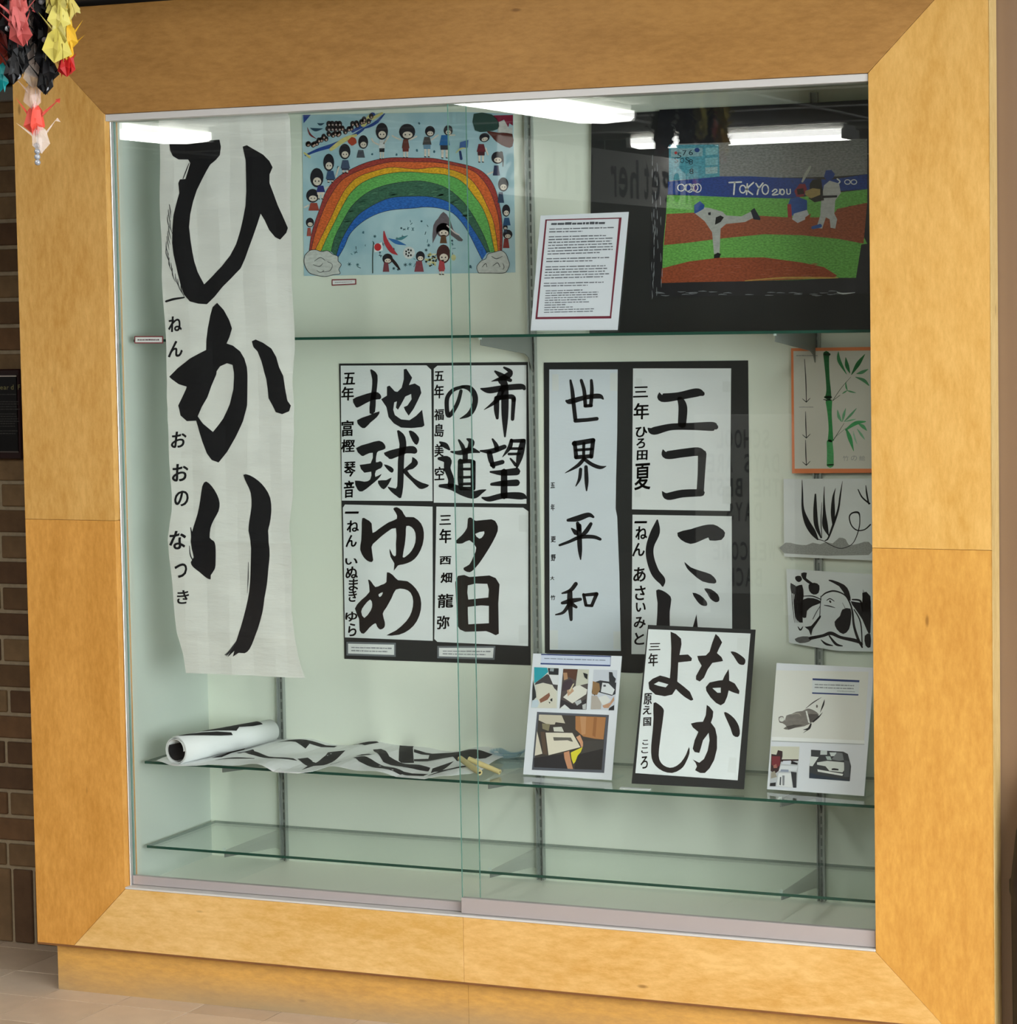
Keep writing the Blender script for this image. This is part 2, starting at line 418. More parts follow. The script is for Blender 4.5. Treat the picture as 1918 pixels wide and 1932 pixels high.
m_orange = mat('orange_card', '#f08a55', .7)
m_ink = paint_mat('ink', .7, .12, 90, .25)
m_paint = paint_mat('paint', .75, .16, 260)
m_crayon = paint_mat('crayon', .6, .30, 150)
m_print = paint_mat('print', .6, 0.0)
m_glass = glass_mat('door_glass', (.975, .993, .982, 1))
m_shelf = glass_mat('shelf_glass', (.97, .992, .978, 1))
m_acryl = glass_mat('acrylic', (.95, .98, .98, 1))
m_gedge = mat('glass_edge_green', '#1c4a3c', .15, 0, .6)
m_gedge_l = mat('door_edge', '#5f8d80', .15, 0, .6)
m_tape = mat('tape', '#dfe4e4', .35)

# ------------------------------------------------------------------ setting
# floor of square tiles
floor = box('floor', -9.0, 6.5, -11.3, .6, FLOOR-.1, FLOOR-.0022, mat('grout', '#46382e', .95)); tag(floor, kind='structure')
rr = random.Random(3)
tile_m = [mat('tile_%s' % n, c, .5, noise=.10, nscale=14, bump=.05, bscale=120) for n, c in zip('abcd', ('#e2cdb4', '#dcc7ae', '#e6d1b8', '#d8c2a8'))]
bm = bmesh.new(); add_box(bm, 0, .2028, 0, .2008, -.008, 0); tmesh = bpy.data.meshes.new('tile'); bm.to_mesh(tmesh); bm.free()
tms = []
for mm in tile_m:
    c = tmesh.copy(); c.materials.append(mm); tms.append(c)
TS = .2055
for i in range(-7, 12):
    for j in range(-7, 3):
        x = -.2055*0 + i*TS - .006; y = -.062 + j*.2035
        if j >= 1 and x > -.05: continue
        if y < -1.0 and (x < -.6): continue
        o = bpy.data.objects.new('tile', tms[rr.randrange(4)]); link(o, floor)
        o.location = (x+.0025, y+.0025, FLOOR + rr.uniform(-.0004, .0004))
        if j < 0 and i > 9: pass
ceil = box('ceiling', -9.0, 6.5, -11.3, .6, CEIL, CEIL+.1, mat('ceiling_tile', '#bcbcb4', .95, noise=.1, nscale=60)); tag(ceil, kind='structure')
mb_ = mat('tbar', '#e8e8e4', .5)
for i in range(10):
    x = -6.0+i*1.22 + .02
    box('ceiling_bar', x, x+.03, -11.2, .4, CEIL-.012, CEIL, mb_, ceil)
for j in range(9):
    y = -10.4+j*1.22
    box('ceiling_bar', -6.2, 6.2, y, y+.03, CEIL-.010, CEIL, mb_, ceil)
far = box('wall_far', -9, 7, -11.35, -11.2, FLOOR, CEIL, mat('far_wall', '#4a443c', .9, noise=.3, nscale=5)); tag(far, kind='structure')
for nm_, xa, xb in (('wall_end_left', -9.15, -9.0), ('wall_end_right', 6.5, 6.65)):
    tag(box(nm_, xa, xb, -11.3, .6, FLOOR, CEIL, mat('end_wall', '#8a7f70', .9)), kind='structure')
# brick wall left of the case
wl = box('wall_left', -9.0, -.03, .3985, .60, FLOOR, CEIL, mat('mortar', '#b5a589', .95, noise=.2, nscale=60, bump=.3)); tag(wl, kind='structure')
bricks = []
for q, c in enumerate(('#83694b', '#745a3f', '#8d7352', '#6a5039', '#806042', '#927856')):
    M_ = mat('brick_%s' % 'abcdef'[q], c, .9, noise=.25, nscale=30, bump=.5, bscale=90)
    for kind, (bw, bh) in (('h', (.194, .0572)), ('v', (.0572, .194))):
        b_ = bmesh.new(); add_box(b_, 0, bw, -.012, .01, 0, bh, .0025); me = bpy.data.meshes.new('brick'); b_.to_mesh(me); b_.free(); me.materials.append(M_)
        bricks.append((kind, me))
hm = [b for k, b in bricks if k == 'h']; vm = [b for k, b in bricks if k == 'v']
def brick(me, x, z):
    o = bpy.data.objects.new('brick', me); link(o, wl); o.location = (x, .404+rr.uniform(-.001, .001), z)
for i in range(7):
    brick(rr.choice(vm), -.322-i*.0672, FLOOR+.002)
for cidx in range(30):
    z = FLOOR+.206+cidx*.0677
    if z > 1.92: break
    st = -.39 if cidx % 2 == 0 else -.492
    st += rr.uniform(-.012, .012)
    for i in range(4):
        x = st-.2045*(i-1)
        if x > -.26: continue
        brick(rr.choice(hm), x, z)
trim = box('trim_1', -1.2, -.27, .375, .412, 1.93, 1.968, mat('strip_grey', '#8f8d86', .5, .3), None, .003); tag(trim, kind='structure')
sof = box('trim_2', -1.2, -.27, .33, .412, 1.975, 2.2, mat('soffit_dark', '#2c2018', .8)); tag(sof, kind='structure')
hb = box('trim_3', -9.0, 6.5, -.42, .60, 2.118, CEIL, mat('bulkhead_brown', '#3d3128', .8)); tag(hb, kind='structure')
wr = box('wall_right', 2.1, 6.5, .062, .6, FLOOR, CEIL, mat('brown_panel', '#8a7058', .28, noise=.06, nscale=2)); tag(wr, kind='structure')

# ------------------------------------------------------------------ the case
case = thing('display_case', 'large maple framed display case with sliding glass doors and glass shelves', 'display case', (.9, .05, FLOOR))
def board(name, pts, mtl, y0=0.0, y1=.057, mi=None):
    return prism(name, [(x, y0, z) for x, z in pts], (0, y1-y0, 0), mtl, case, .0003)
g = .0004
sz = .888; szr = .86
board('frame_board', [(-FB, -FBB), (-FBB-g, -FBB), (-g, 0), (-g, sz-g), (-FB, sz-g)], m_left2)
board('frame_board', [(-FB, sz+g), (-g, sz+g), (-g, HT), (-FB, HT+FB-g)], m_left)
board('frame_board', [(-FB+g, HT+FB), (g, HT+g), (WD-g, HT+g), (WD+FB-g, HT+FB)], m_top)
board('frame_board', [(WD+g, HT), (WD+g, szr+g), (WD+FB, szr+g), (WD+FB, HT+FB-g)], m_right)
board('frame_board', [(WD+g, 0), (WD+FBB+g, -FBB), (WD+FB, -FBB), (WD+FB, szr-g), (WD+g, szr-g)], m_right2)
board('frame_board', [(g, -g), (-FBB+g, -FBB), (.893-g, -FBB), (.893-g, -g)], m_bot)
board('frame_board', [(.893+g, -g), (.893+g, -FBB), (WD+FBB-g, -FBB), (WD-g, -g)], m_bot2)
box('edge_band', WD+FB, WD+FB+.0015, -.0008, .058, -FBB, HT+FB, m_edge, case)
box('edge_band', -FB, WD+FB, .0, .056, -FBB-.005, -FBB, m_under, case)
box('plinth', -.212, .893-g, .022, .4, FLOOR, -FBB-.004, m_plinth, case)
box('plinth', .893+g, WD+.2, .022, .4, FLOOR, -FBB-.004, m_plinth, case)
box('back_panel', -.02, WD+.03, DEEP-.004, DEEP+.012, -.12, HT+.04, m_back, case)
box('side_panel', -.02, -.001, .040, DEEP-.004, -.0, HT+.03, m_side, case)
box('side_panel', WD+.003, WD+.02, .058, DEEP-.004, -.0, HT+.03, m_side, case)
box('case_floor', -.02, WD+.03, .058, DEEP-.004, -.02, .001, m_case_floor, case)
box('case_top', -.02, WD+.03, .058, DEEP-.004, HT+.012, HT+.03, m_side, case)
box('case_apron', -.02, WD+.03, .0575, .062, HT, HT+.012, m_side, case)
# tracks
box('top_track', 0, WD, .003, .050, HT-.0165, HT-.0005, m_white_metal, case, .0012)
box('bottom_track', 0, WD, -.001, .050, 0, .005, m_white_metal, case, .0008)
box('jamb_channel', .0003, .0035, .020, .046, .0045, HT-.0165, m_alu, case, .0006)
box('jamb_channel', WD-.003, WD-.0003, .020, .046, .0045, HT-.0165, m_alu, case, .0006)
def door(x0, x1, y, zr):
    bm = bmesh.new(); fs = add_box(bm, x0, x1, y-.003, y+.003, .012, HT-.014)
    for i in (3, 5): fs[i].material_index = 1
    d = obj('glass_door', bm, [m_glass, m_gedge_l], case)
    box('door_rail', x0, x1, y-.008, y+.008, .006, zr, m_rail, d, .001)
    return d
door(.004, .921, .036, .0275)
door(.884, WD-.003, .019, .042)
# standards with slots
for X in (.2120, .9122, 1.6125):
    bm = bmesh.new()
    for dx in (-.0095, .0065): add_box(bm, X+dx, X+dx+.003, DEEP-.016, DEEP-.004, .004, HT)
    add_box(bm, X-.0065, X+.0065, DEEP-.008, DEEP-.004, .004, HT)
    s_ = obj('shelf_standard', bm, m_std, case)
    bm = bmesh.new(); z = .03
    while z < HT-.04:
        add_box(bm, X-.002, X+.002, DEEP-.0088, DEEP-.0079, z, z+.018); z += .0254
    obj('slot', bm, m_slot, s_)
SHZ = [.0932, .2995, 1.3176]
for z in SHZ:
    bm = bmesh.new(); fs = add_box(bm, .018, WD-.004, .074, .404, z-.0063, z)
    for i in (2, 3, 4, 5): fs[i].material_index = 1
    sh = obj('glass_shelf', bm, [m_shelf, m_gedge], case)
    for X in (.2120, .9122, 1.6125):
        y1 = DEEP-.010; zt = z-.007
        pts = [(y1, zt), (.112, zt), (.112, zt-.017), (y1-.045, zt-.042), (y1-.022, zt-.052), (y1, zt-.085)]
        prism('shelf_bracket', [(X-.0012, a, b) for a, b in pts], (.0024, 0, 0), m_bracket, case)
        box('rubber_tip', X-.003, X+.003, .108, .1125, zt-.004, zt+.0065, mat('clip_clear', '#d8e6e0', .3), case)
# ------------------------------------------------------------------ long hanging scroll (hangs from the top track)
INK = '#17171a'; INK2 = '#1c1615'
def fold(b):
    z = b
    h = .0035*math.sin(z*9.0)+.002*math.sin(z*31+1)
    for zz, s_ in ((.455+.02, .5), (1.13, .5), (.84, .8), (1.47, .4), (.62, .5)):
        h += .004*s_*math.exp(-((z-zz)/.012)**2)
    if z < .55: h += .05*((.55-z)/.55)**2*0.5
    return h
S_scr = Surf((0, .062, 0), (1, 0, 0), (0, 0, 1), lambda a, b: fold(b)+.0012*math.sin(a*60+b*7))
SL = [(1, [.3+.0125*i for i in range(128)]), (0, [.12+.03*i for i in range(14)])]
scroll = thing('hanging_scroll', 'tall white hanging paper scroll with three huge black brush characters', 'scroll', (.29, .062, .45))
out = cr('P', [(300,228),(543,214)])+cr('K2', [(990,90),(1000,400),(1002,800),(1010,1300),(1020,1700)])+cr('K3', [(870,60),(876,190),(880,400),(880,560),(880,750),(866,870),(860,950),(868,1010),(875,1050),(872,1180),(870,1300),(865,1440),(880,1560),(905,1740),(920,1800),(945,1868),(600,1850),(220,1835),(205,1720),(175,1600),(160,1500),(150,1400),(140,1240),(130,1120),(128,1000),(135,920),(145,850),(145,750),(130,520),(115,300),(108,160)])+cr('K2', [(128,1932),(120,1700),(108,1450),(100,1250),(95,1000),(88,800),(80,400)])
sheet('paper', S_scr, out, m_scroll, scroll, th=.0005, slices=SL)
a = Art(S_scr)
a.poly(INK, [(147,265),(250,262),(400,245),(495,235),(505,285),(498,345),(470,380),(435,410),(410,455),(380,515),(345,590),(320,670),(300,760),(290,850),(298,940),(310,1020),(325,1090),(350,1160),(395,1250),(460,1190),(520,1125),(575,1050),(615,970),(645,880),(670,790),(690,700),(695,600),(690,500),(682,380),(660,285),(690,275),(740,305),(800,340),(845,385),(870,430),(850,480),(852,540),(885,620),(915,700),(945,765),(983,855),(970,890),(925,937),(890,920),(850,870),(820,800),(795,755),(770,830),(740,910),(705,1000),(680,1070),(650,1140),(590,1205),(530,1265),(470,1335),(410,1390),(350,1385),(295,1370),(255,1320),(235,1260),(220,1190),(200,1120),(180,1040),(170,960),(175,860),(185,770),(205,690),(225,610),(215,540),(225,515),(262,512),(290,400),(275,375),(210,375),(170,350),(152,310)], k='K2')
r2 = random.Random(8)
for i in range(16):   # dry bristle streaks left of the stroke
    t = i/15; x = 165-25*math.sin(t*3)+r2.uniform(-14, 10)+max(0, t-.6)*190; y = 690+t*560
    a.stroke('#3a3c3e', [(x, y, 3), (x+r2.uniform(-4, 8), y+45, 6), (x+10+t*16, y+95, 2)], k='K2', n=3)
a.stroke(INK, [(282,400,4),(265,450,7),(245,510,5)], k='K2')
a.stroke(INK, [(125,1370,14),(180,1354,16),(255,1343,10)], k='K2')
a.build('brush_character', m_ink, scroll, slices=SL, off=.0011)
a = Art(S_scr)
ka = cr('K2', [(485,1380),(530,1430),(565,1500),(583,1560),(565,1620),(545,1665),(590,1680),(640,1720),(670,1770),(688,1830)])+cr('K3', [(600,20),(600,60),(598,130),(595,210),(575,300),(530,400),(480,490),(430,555),(390,540),(360,500),(330,430),(305,360),(288,302),(230,305),(190,270),(175,210),(200,160),(225,110),(230,95),(180,80),(140,50),(125,35)])+cr('K2', [(200,1840),(290,1770),(400,1710),(400,1640),(410,1560),(430,1470),(450,1410)])
kh = cr('K2', [(475,1860),(500,1825),(550,1803),(590,1815),(600,1870)])+cr('K3', [(520,40),(515,110),(490,200),(450,290),(390,370),(330,320),(298,275),(320,220),(355,160),(380,90),(410,20)])
a.poly(INK, ka, [kh])
a.poly(INK, cr('K2', [(718,1650),(745,1637),(800,1660),(860,1700),(895,1760),(915,1830)])+cr('K3', [(818,30),(830,120),(840,180),(860,210),(850,245),(810,262),(770,250),(750,210),(725,165),(722,110),(715,50),(700,0)])+cr('K2', [(810,1860),(790,1790),(760,1720),(730,1690)]))
a.build('brush_character', m_ink, scroll, slices=SL, off=.0011)
a = Art(S_scr)
a.poly(INK, [(355,670),(390,700),(420,750),(435,800),(430,850),(405,900),(385,950),(383,1010),(410,1030),(418,1060),(415,1150),(408,1200),(380,1240),(378,1265),(350,1255),(310,1220),(275,1190),(262,1160),(280,1130),(270,1080),(268,1000),(280,940),(300,870),(315,790),(330,700)], k='K3', sm=2)
a.stroke(INK, [(262,950,5),(272,1000,10),(280,1050,4)], k='K3'); a.stroke('#2a2c2e', [(258,1060,3),(262,1120,7),(290,1175,3)], k='K3')
a.poly(INK, [(582,630),(620,632),(670,665),(710,710),(740,770),(748,850),(740,930),(732,970),(740,1030),(742,1120),(732,1200),(720,1300),(705,1380),(695,1460),(665,1570),(640,1630),(610,1690),(580,1715),(545,1712),(510,1735),(520,1700),(475,1740),(530,1650),(560,1560),(590,1440),(610,1340),(622,1230),(630,1120),(632,1030),(615,970),(620,900),(630,820),(625,740),(605,690)], k='K3', sm=2)
for q in range(5): a.stroke('#33363a', [(535-q*9,1640+q*12,4),(505-q*8,1690+q*7,6),(470-q*3,1735-q*3,1)], k='K3', n=3)
a.stroke('#3a3d40', [(612,1160,3),(606,1260,6),(598,1350,2)], k='K3')
a.build_each('brush_stroke', m_ink, scroll, .0011, [('K3',350,950),('K3',680,1200)], SL)
for ch, u, v, s_ in (('ね',329,611,25),('ん',330,658,26),('お',337,829,26),('お',341,891,28),('の',343,940,25),('な',338,1018,30),('つ',342,1076,23),('き',345,1126,22)):
    writing(S_scr, ch, INK, [(u, v, s_, s_*1.15)], 'P', s_, m_ink, scroll, .0011, .008, .06, SL)

# ------------------------------------------------------------------ mounted calligraphy posters on the back panel
S_b0 = wall_surf(DEEP-.0045)
S_b1 = wall_surf(DEEP-.0062)
SLB = None
def poster(label, corners, cat='poster', k='P', surf=S_b0, th=.0014):
    c = [surf.ab(*p[:2]) for p in cr(k, corners)]
    o = surf.pt(sum(q[0] for q in c)/len(c), min(q[1] for q in c))
    t = thing('calligraphy_poster', label, cat, o)
    sheet('backing', surf, corners, m_black, t, th=th, k=k)
    return t
def caption(parent, c0, k='P', surf=None):
    """white caption card on the backing"""
    surf = surf or S_b1
    s_ = sheet('caption_card', surf, c0, m_white, parent, th=.0006, k=k)
    u0 = [p[0] for p in c0]; v0 = [p[1] for p in c0]
    def ins(p, q, t): return (p[0]+(q[0]-p[0])*t, p[1]+(q[1]-p[1])*t)
    tl, tr, br, bl = c0
    a = Art(surf); A = ins(tl, br, .0)
    def q(x, y):
        l = ins(tl, bl, y); r = ins(tr, br, y); return ins(l, r, x)
    a.lines('#8f9398', (q(.07,.2), q(.95,.2), q(.07,.85), q(.95,.85)), 2, k=k, lens=[1.0, .9], th=.4)
    a.build('printed_text', m_print, s_, off=.0009)
    return s_
pA = poster('black poster of four square brush calligraphy sheets left of the centre post', [(640,686),(998,683),(1001,1255),(650,1243)])
def wsheet(surf, corners, parent, k='P', m_=None):
    return sheet('paper_sheet', surf, corners, m_ or m_paper, parent, th=.0005, k=k, sm=0)
r1 = [(64,100),(880,97),(925,140),(938,1390),(75,1385)]
q1 = wsheet(S_b1, r1, pA, 'K6')
a = Art(S_b1)
for P_ in ([(345,140),(375,145),(415,190),(412,300),(400,400),(392,540),(340,555),(345,430),(360,330),(365,230)],
           [(180,420),(260,385),(360,355),(420,355),(450,390),(440,420),(380,425),(300,460),(225,500),(200,480)],
           [(220,620),(330,575),(435,535),(410,590),(350,640),(295,695),(250,680)],
           [(210,885),(330,840),(430,815),(480,845),(490,890),(440,910),(410,930),(400,1020),(440,1010),(465,1035),(450,1075),(400,1100),(395,1160),(455,1130),(420,1180),(350,1240),(270,1298),(225,1280),(200,1195),(290,1205),(345,1185),(355,1110),(290,1120),(245,1045),(350,1030),(370,930),(300,950),(265,960)],
           [(475,930),(600,890),(720,865),(775,875),(795,915),(770,940),(690,935),(550,990),(515,975)],
           [(600,720),(640,730),(680,780),(690,880),(670,960),(665,1130),(660,1250),(640,1360),(600,1345),(545,1300),(510,1250),(590,1270),(605,1200),(610,1000),(625,850)],
           [(712,722),(760,730),(800,770),(812,805),(790,855),(750,820)], [(475,1040),(540,1060),(570,1090),(555,1120),(520,1100)],
           [(420,1195),(500,1190),(550,1165),(520,1230),(475,1278),(435,1245)],
           [(665,1085),(740,1020),(745,970),(790,1000),(798,1040),(750,1085),(700,1100),(760,1170),(840,1215),(908,1238),(860,1270),(810,1270),(740,1200),(660,1120)]):
    a.poly(INK, P_, k='K6', sm=2)
a.poly('#1b1c20', [(450,420),(505,385),(505,300),(530,290),(580,345),(605,350),(645,310),(665,230),(665,135),(690,130),(745,215),(715,285),(770,270),(820,300),(832,360),(800,430),(760,510),(712,577),(680,530),(665,495),(700,480),(740,420),(735,370),(680,395),(640,470),(610,520),(590,500),(600,440),(575,450),(565,520),(580,570),(640,612),(720,620),(780,580),(840,520),(850,590),(862,670),(840,685),(740,695),(640,690),(570,650),(520,590),(500,495)], k='K6')
a.build_each('brush_character', m_ink, q1, .0009, [('K6',600,420),('K6',600,1050)])
writing(S_b1, '五年富樫琴音', INK, [(145,222,110,110),(130,365,115,130),(128,695,110,150),(135,862,125,120),(150,1085,105,140),(143,1275,95,160)], 'K6', 110, m_ink, q1, .0009, bold=.006)
q2 = wsheet(S_b1, [(985,100),(1832,95),(1832,1415),(950,1405),(950,130)], pA, 'K6')
a = Art(S_b1)
for s_ in ([(1235,300,30),(1140,330,36),(1082,400,42),(1075,500,42),(1090,575,45),(1130,540,40),(1180,450,38),(1210,340,32)],
           [(1215,300,26),(1290,315,52),(1340,380,54),(1340,470,52),(1290,560,48),(1200,605,8)],
           [(1190,810,20),(1225,870,40),(1235,910,35)], [(1270,800,20),(1310,830,60),(1285,900,40)],
           [(1115,920,15),(1200,930,45),(1300,905,60),(1385,925,15)], [(1250,920,50),(1250,1000,50)],
           [(1205,1010,50),(1205,1180,55),(1210,1270,40)], [(1200,1015,45),(1300,1010,40),(1325,1030,50)], [(1325,1020,50),(1325,1270,46)],
           [(1200,1085,26),(1330,1085,26)], [(1200,1165,26),(1330,1160,26)], [(1200,1228,28),(1330,1225,28)], [(1210,1270,35),(1330,1270,35)],
           [(1010,830,20),(1060,860,52),(1098,898,20)], [(1000,985,30),(1080,1000,75),(1080,1080,62),(1115,1180,58),(1110,1240,60)],
           [(1010,1245,30),(1120,1255,62),(1230,1300,80),(1330,1330,75),(1400,1300,42),(1448,1282,8)],
           [(1620,118,20),(1680,160,45),(1640,205,60),(1500,250,6)], [(1535,155,20),(1600,200,55),(1680,240,35)],
           [(1400,320,16),(1480,335,60),(1620,312,55),(1780,300,56),(1812,318,35)], [(1600,330,60),(1550,430,45),(1430,520,5)],
           [(1550,410,50),(1548,520,50),(1555,600,28)], [(1555,410,45),(1690,395,45),(1712,425,45)], [(1712,420,42),(1700,610,34)],
           [(1595,240,70),(1625,300,70),(1628,560,66),(1628,775,18)],
           [(1510,800,18),(1545,860,42),(1550,900,42)], [(1395,912,16),(1500,915,50),(1625,872,42)], [(1480,930,52),(1495,1000,50),(1520,1065,34)], [(1505,1045,44),(1605,1018,42)],
           [(1690,810,32),(1672,880,42),(1605,970,6)], [(1690,818,32),(1810,815,38)], [(1800,825,56),(1770,960,64),(1740,1078,16)],
           [(1680,890,26),(1790,890,26)], [(1665,942,26),(1770,940,26)], [(1680,985,16),(1730,1045,34)],
           [(1490,1112,18),(1600,1120,55),(1740,1108,72)], [(1620,1110,60),(1620,1340,66)], [(1500,1230,28),(1600,1222,52),(1740,1215,64)],
           [(1412,1358,18),(1480,1370,50),(1620,1338,56),(1780,1342,68),(1832,1360,20)]):
    a.stroke(INK, s_, k='K6')
a.build_each('brush_character', m_ink, q2, .0009, [('K6',1210,450),('K6',1220,1080),('K6',1600,430),('K6',1640,1090)])
writing(S_b1, '五年福島美空', INK, [(1000,198,90,90),(1000,345,90,130),(1000,565,90,105),(1002,715,85,125),(1000,905,85,120),(1005,1125,90,125)], 'K6', 90, m_ink, q2, .0009, bold=.006)
q3 = wsheet(S_b1, [(105,60),(938,80),(940,1358),(105,1325),(85,90)], pA, 'K7')
a = Art(S_b1)
a.poly(INK2, [(270,190),(310,200),(360,240),(368,330),(430,290),(520,230),(600,195),(590,140),(565,100),(600,85),(650,120),(685,178),(760,180),(830,240),(857,330),(845,440),(800,540),(740,600),(660,630),(610,640),(570,690),(575,620),(540,560),(530,480),(560,540),(590,545),(590,440),(590,285),(500,325),(400,410),(358,465),(375,590),(340,605),(290,570),(250,490),(260,400),(265,290)],
       [[(690,265),(740,275),(775,330),(775,420),(740,500),(690,550),(655,560),(675,440),(685,340)]], k='K7', sm=2)
a.poly(INK2, [(325,775),(360,800),(395,845),(450,825),(500,798),(505,705),(560,730),(610,780),(700,790),(780,860),(825,950),(828,1060),(790,1170),(720,1250),(620,1300),(500,1305),(590,1260),(690,1170),(740,1080),(755,980),(730,900),(670,865),(590,870),(550,950),(500,1040),(465,1100),(485,1180),(480,1230),(440,1250),(410,1220),(395,1190),(340,1230),(285,1290),(245,1260),(240,1150),(200,1050),(260,970),(340,890)],
       [[(345,965),(365,1010),(350,1070),(290,1140),(260,1080),(290,1020)], [(425,915),(465,895),(455,925),(435,940)]], k='K7', sm=2)
a.build_each('brush_character', m_ink, q3, .0009, [('K7',550,380),('K7',530,1000)])
writing(S_b1, '一ねんいぬまきゆら', INK, [(170,135,125),(180,265,110),(165,405,100),(165,600,115,60),(170,705,112),(185,820,85,110),(178,928,75,110),(165,1125,110,90),(175,1250,75,120)], 'K7', 110, m_ink, q3, .0009, bold=.008)
q4 = wsheet(S_b1, [(975,80),(1800,90),(1850,125),(1848,1408),(985,1368),(955,1340)], pA, 'K7')
a = Art(S_b1)
a.poly(INK2, [(1275,195),(1310,185),(1350,215),(1500,200),(1550,240),(1560,310),(1510,420),(1450,520),(1390,610),(1330,680),(1290,705),(1245,690),(1235,662),(1290,630),(1330,550),(1355,470),(1290,400),(1225,430),(1170,430),(1155,410),(1220,350),(1268,280)], [[(1345,340),(1430,315),(1420,360),(1385,385)]], k='K7', sm=2)
a.poly(INK2, [(1180,740),(1240,730),(1290,750),(1480,735),(1540,760),(1577,820),(1565,1000),(1570,1290),(1540,1305),(1490,1280),(1450,1265),(1250,1272),(1200,1250),(1180,1220),(1165,1000),(1155,800)], [[(1275,830),(1350,812),(1460,815),(1475,870),(1470,945),(1280,965),(1270,900)], [(1275,1035),(1400,1020),(1475,1025),(1475,1190),(1280,1200),(1275,1100)]], k='K7')
a.build_each('brush_character', m_ink, q4, .0009, [('K7',1360,430),('K7',1370,1010)])
writing(S_b1, '三年西畑龍弥', INK, [(1060,205,105,90),(1060,358,110,135),(1060,590,105,75),(1070,755,105,95),(1062,975,145,130),(1040,1180,115,125)], 'K7', 110, m_ink, q4, .0009, bold=.006)
for c0 in ([(135,1385),(572,1395),(572,1492),(135,1478)], [(1000,1425),(1520,1425),(1512,1520),(1000,1505)]):
    b_ = [(c0[0][0]-16,c0[0][1]-18),(c0[1][0]+16,c0[1][1]-18),(c0[2][0]+16,c0[2][1]+18),(c0[3][0]-16,c0[3][1]+18)]
    sl = sheet('caption_mount', S_b1, b_, mat('grey_mount', '#6c7176', .6), pA, th=.0008, k='K7')
    caption(pA, c0, 'K7', wall_surf(DEEP-.0071))

pB = poster('black poster of long calligraphy sheets right of the centre post', [(1026,684),(1411,680),(1416,1232),(1207,1270),(1160,1268),(1028,1232)])
# 1.x plane again
q5 = wsheet(S_b1, [(165,120),(738,118),(735,200),(740,640),(722,1290),(745,1472),(745,1472),(740,1472),(165,1472)], pB, 'M1', m_paper2) if False else wsheet(S_b1, [(1036,697),(1165,697),(1164,820),(1162,900),(1161,960),(1164,975),(1168,1080),(1171,1228),(1037,1226),(1036,960)], pB, 'P', m_paper2)
a = Art(S_b1)
for s_ in ([(340,212,18),(355,300,32),(365,400,34),(380,535,34)], [(380,552,34),(480,545,32),(562,535,32)], [(430,212,26),(455,300,32),(465,425,30)], [(515,212,24),(520,300,32),(510,425,30)], [(462,428,28),(515,425,28)],
           [(305,385,20),(340,390,45),(470,355,38),(580,345,42),(614,368,15)], [(375,735,32),(388,860,36)], [(370,745,42),(530,718,42)], [(530,715,36),(515,855,36)], [(385,860,34),(510,850,34)], [(452,740,26),(450,860,26)], [(385,800,24),(520,790,24)],
           [(455,870,30),(400,930,30),(295,992,5)], [(450,870,30),(520,920,32),(590,945,30),(640,935,5)], [(425,960,28),(415,1040,27),(385,1102,8)], [(470,940,30),(475,1060,34),(475,1140,12)]):
    a.stroke(INK, s_, k='M1')
for s_ in ([(318,185,25),(400,170,50),(490,140,40),(532,158,20)], [(350,255,14),(385,290,42),(395,305,20)], [(400,210,30),(412,260,42)], [(512,215,28),(470,280,38),(425,320,20)], [(248,395,20),(330,365,26),(420,328,32),(530,325,32),(590,345,25)], [(412,230,40),(415,330,42),(420,440,36),(425,515,10)],
           [(385,720,34),(340,775,32),(270,800,14)], [(270,882,25),(340,865,42),(425,850,26)], [(335,790,42),(335,880,46),(345,1022,26)], [(330,890,32),(280,960,26),(215,980,12)], [(350,890,36),(388,916,24)], [(450,810,25),(470,900,28)], [(450,815,24),(560,805,32)], [(560,805,32),(520,900,28)], [(470,902,22),(522,905,24)]):
    a.stroke(INK, s_, k='M2')
a.build_each('brush_character', m_ink, q5, .0009, [('M1',450,390),('M1',460,920),('M2',420,300),('M2',390,870)])
writing(S_b1, '五年', INK, [(190,1095,36,45),(190,1280,32,55)], 'M1', 40, m_ink, q5, .0009)
writing(S_b1, '更野大竹', INK, [(195,345,40,50),(195,500,38,55),(186,672,34,32),(192,835,38,40)], 'M2', 40, m_ink, q5, .0009)
q6 = wsheet(S_b1, [(1194,695),(1379,695),(1378,805),(1377,964),(1192,961),(1193,820)], pB)
a = Art(S_b1)
for s_ in ([(1088,320,12),(1110,358,72),(1250,345,66),(1400,315,72),(1450,325,40)], [(1262,370,50),(1285,440,74),(1278,580,70)], [(995,618,16),(1040,638,66),(1180,605,56),(1350,600,60),(1530,600,76),(1562,605,44)],
           [(1118,798,10),(1145,840,66),(1280,825,72),(1410,812,72),(1448,835,64)], [(1448,830,72),(1440,1000,62),(1430,1160,62)], [(1112,1148,8),(1155,1188,60),(1280,1165,66),(1440,1158,60)]):
    a.stroke(INK, s_, k='M1')
a.build_each('brush_character', m_ink, q6, .0009, [('M1',1280,480),('M1',1290,1000)])
writing(S_b1, '三年ひろ田夏', INK, [(930,308,120,105),(935,470,125,135),(935,645,95,85),(930,740,70,80),(942,840,85,80),(945,1020,130,220)], 'M1', 110, m_ink, q6, .0009, bold=.008)
q7 = wsheet(S_b1, [(1193,971),(1380,974),(1381,1236),(1191,1234)], pB)
a = Art(S_b1)
a.stroke(INK, [(1070,185,14),(1055,280,76),(1010,400,66),(1010,500,66),(1050,620,72),(1105,690,66),(1115,735,20)], k='M2')
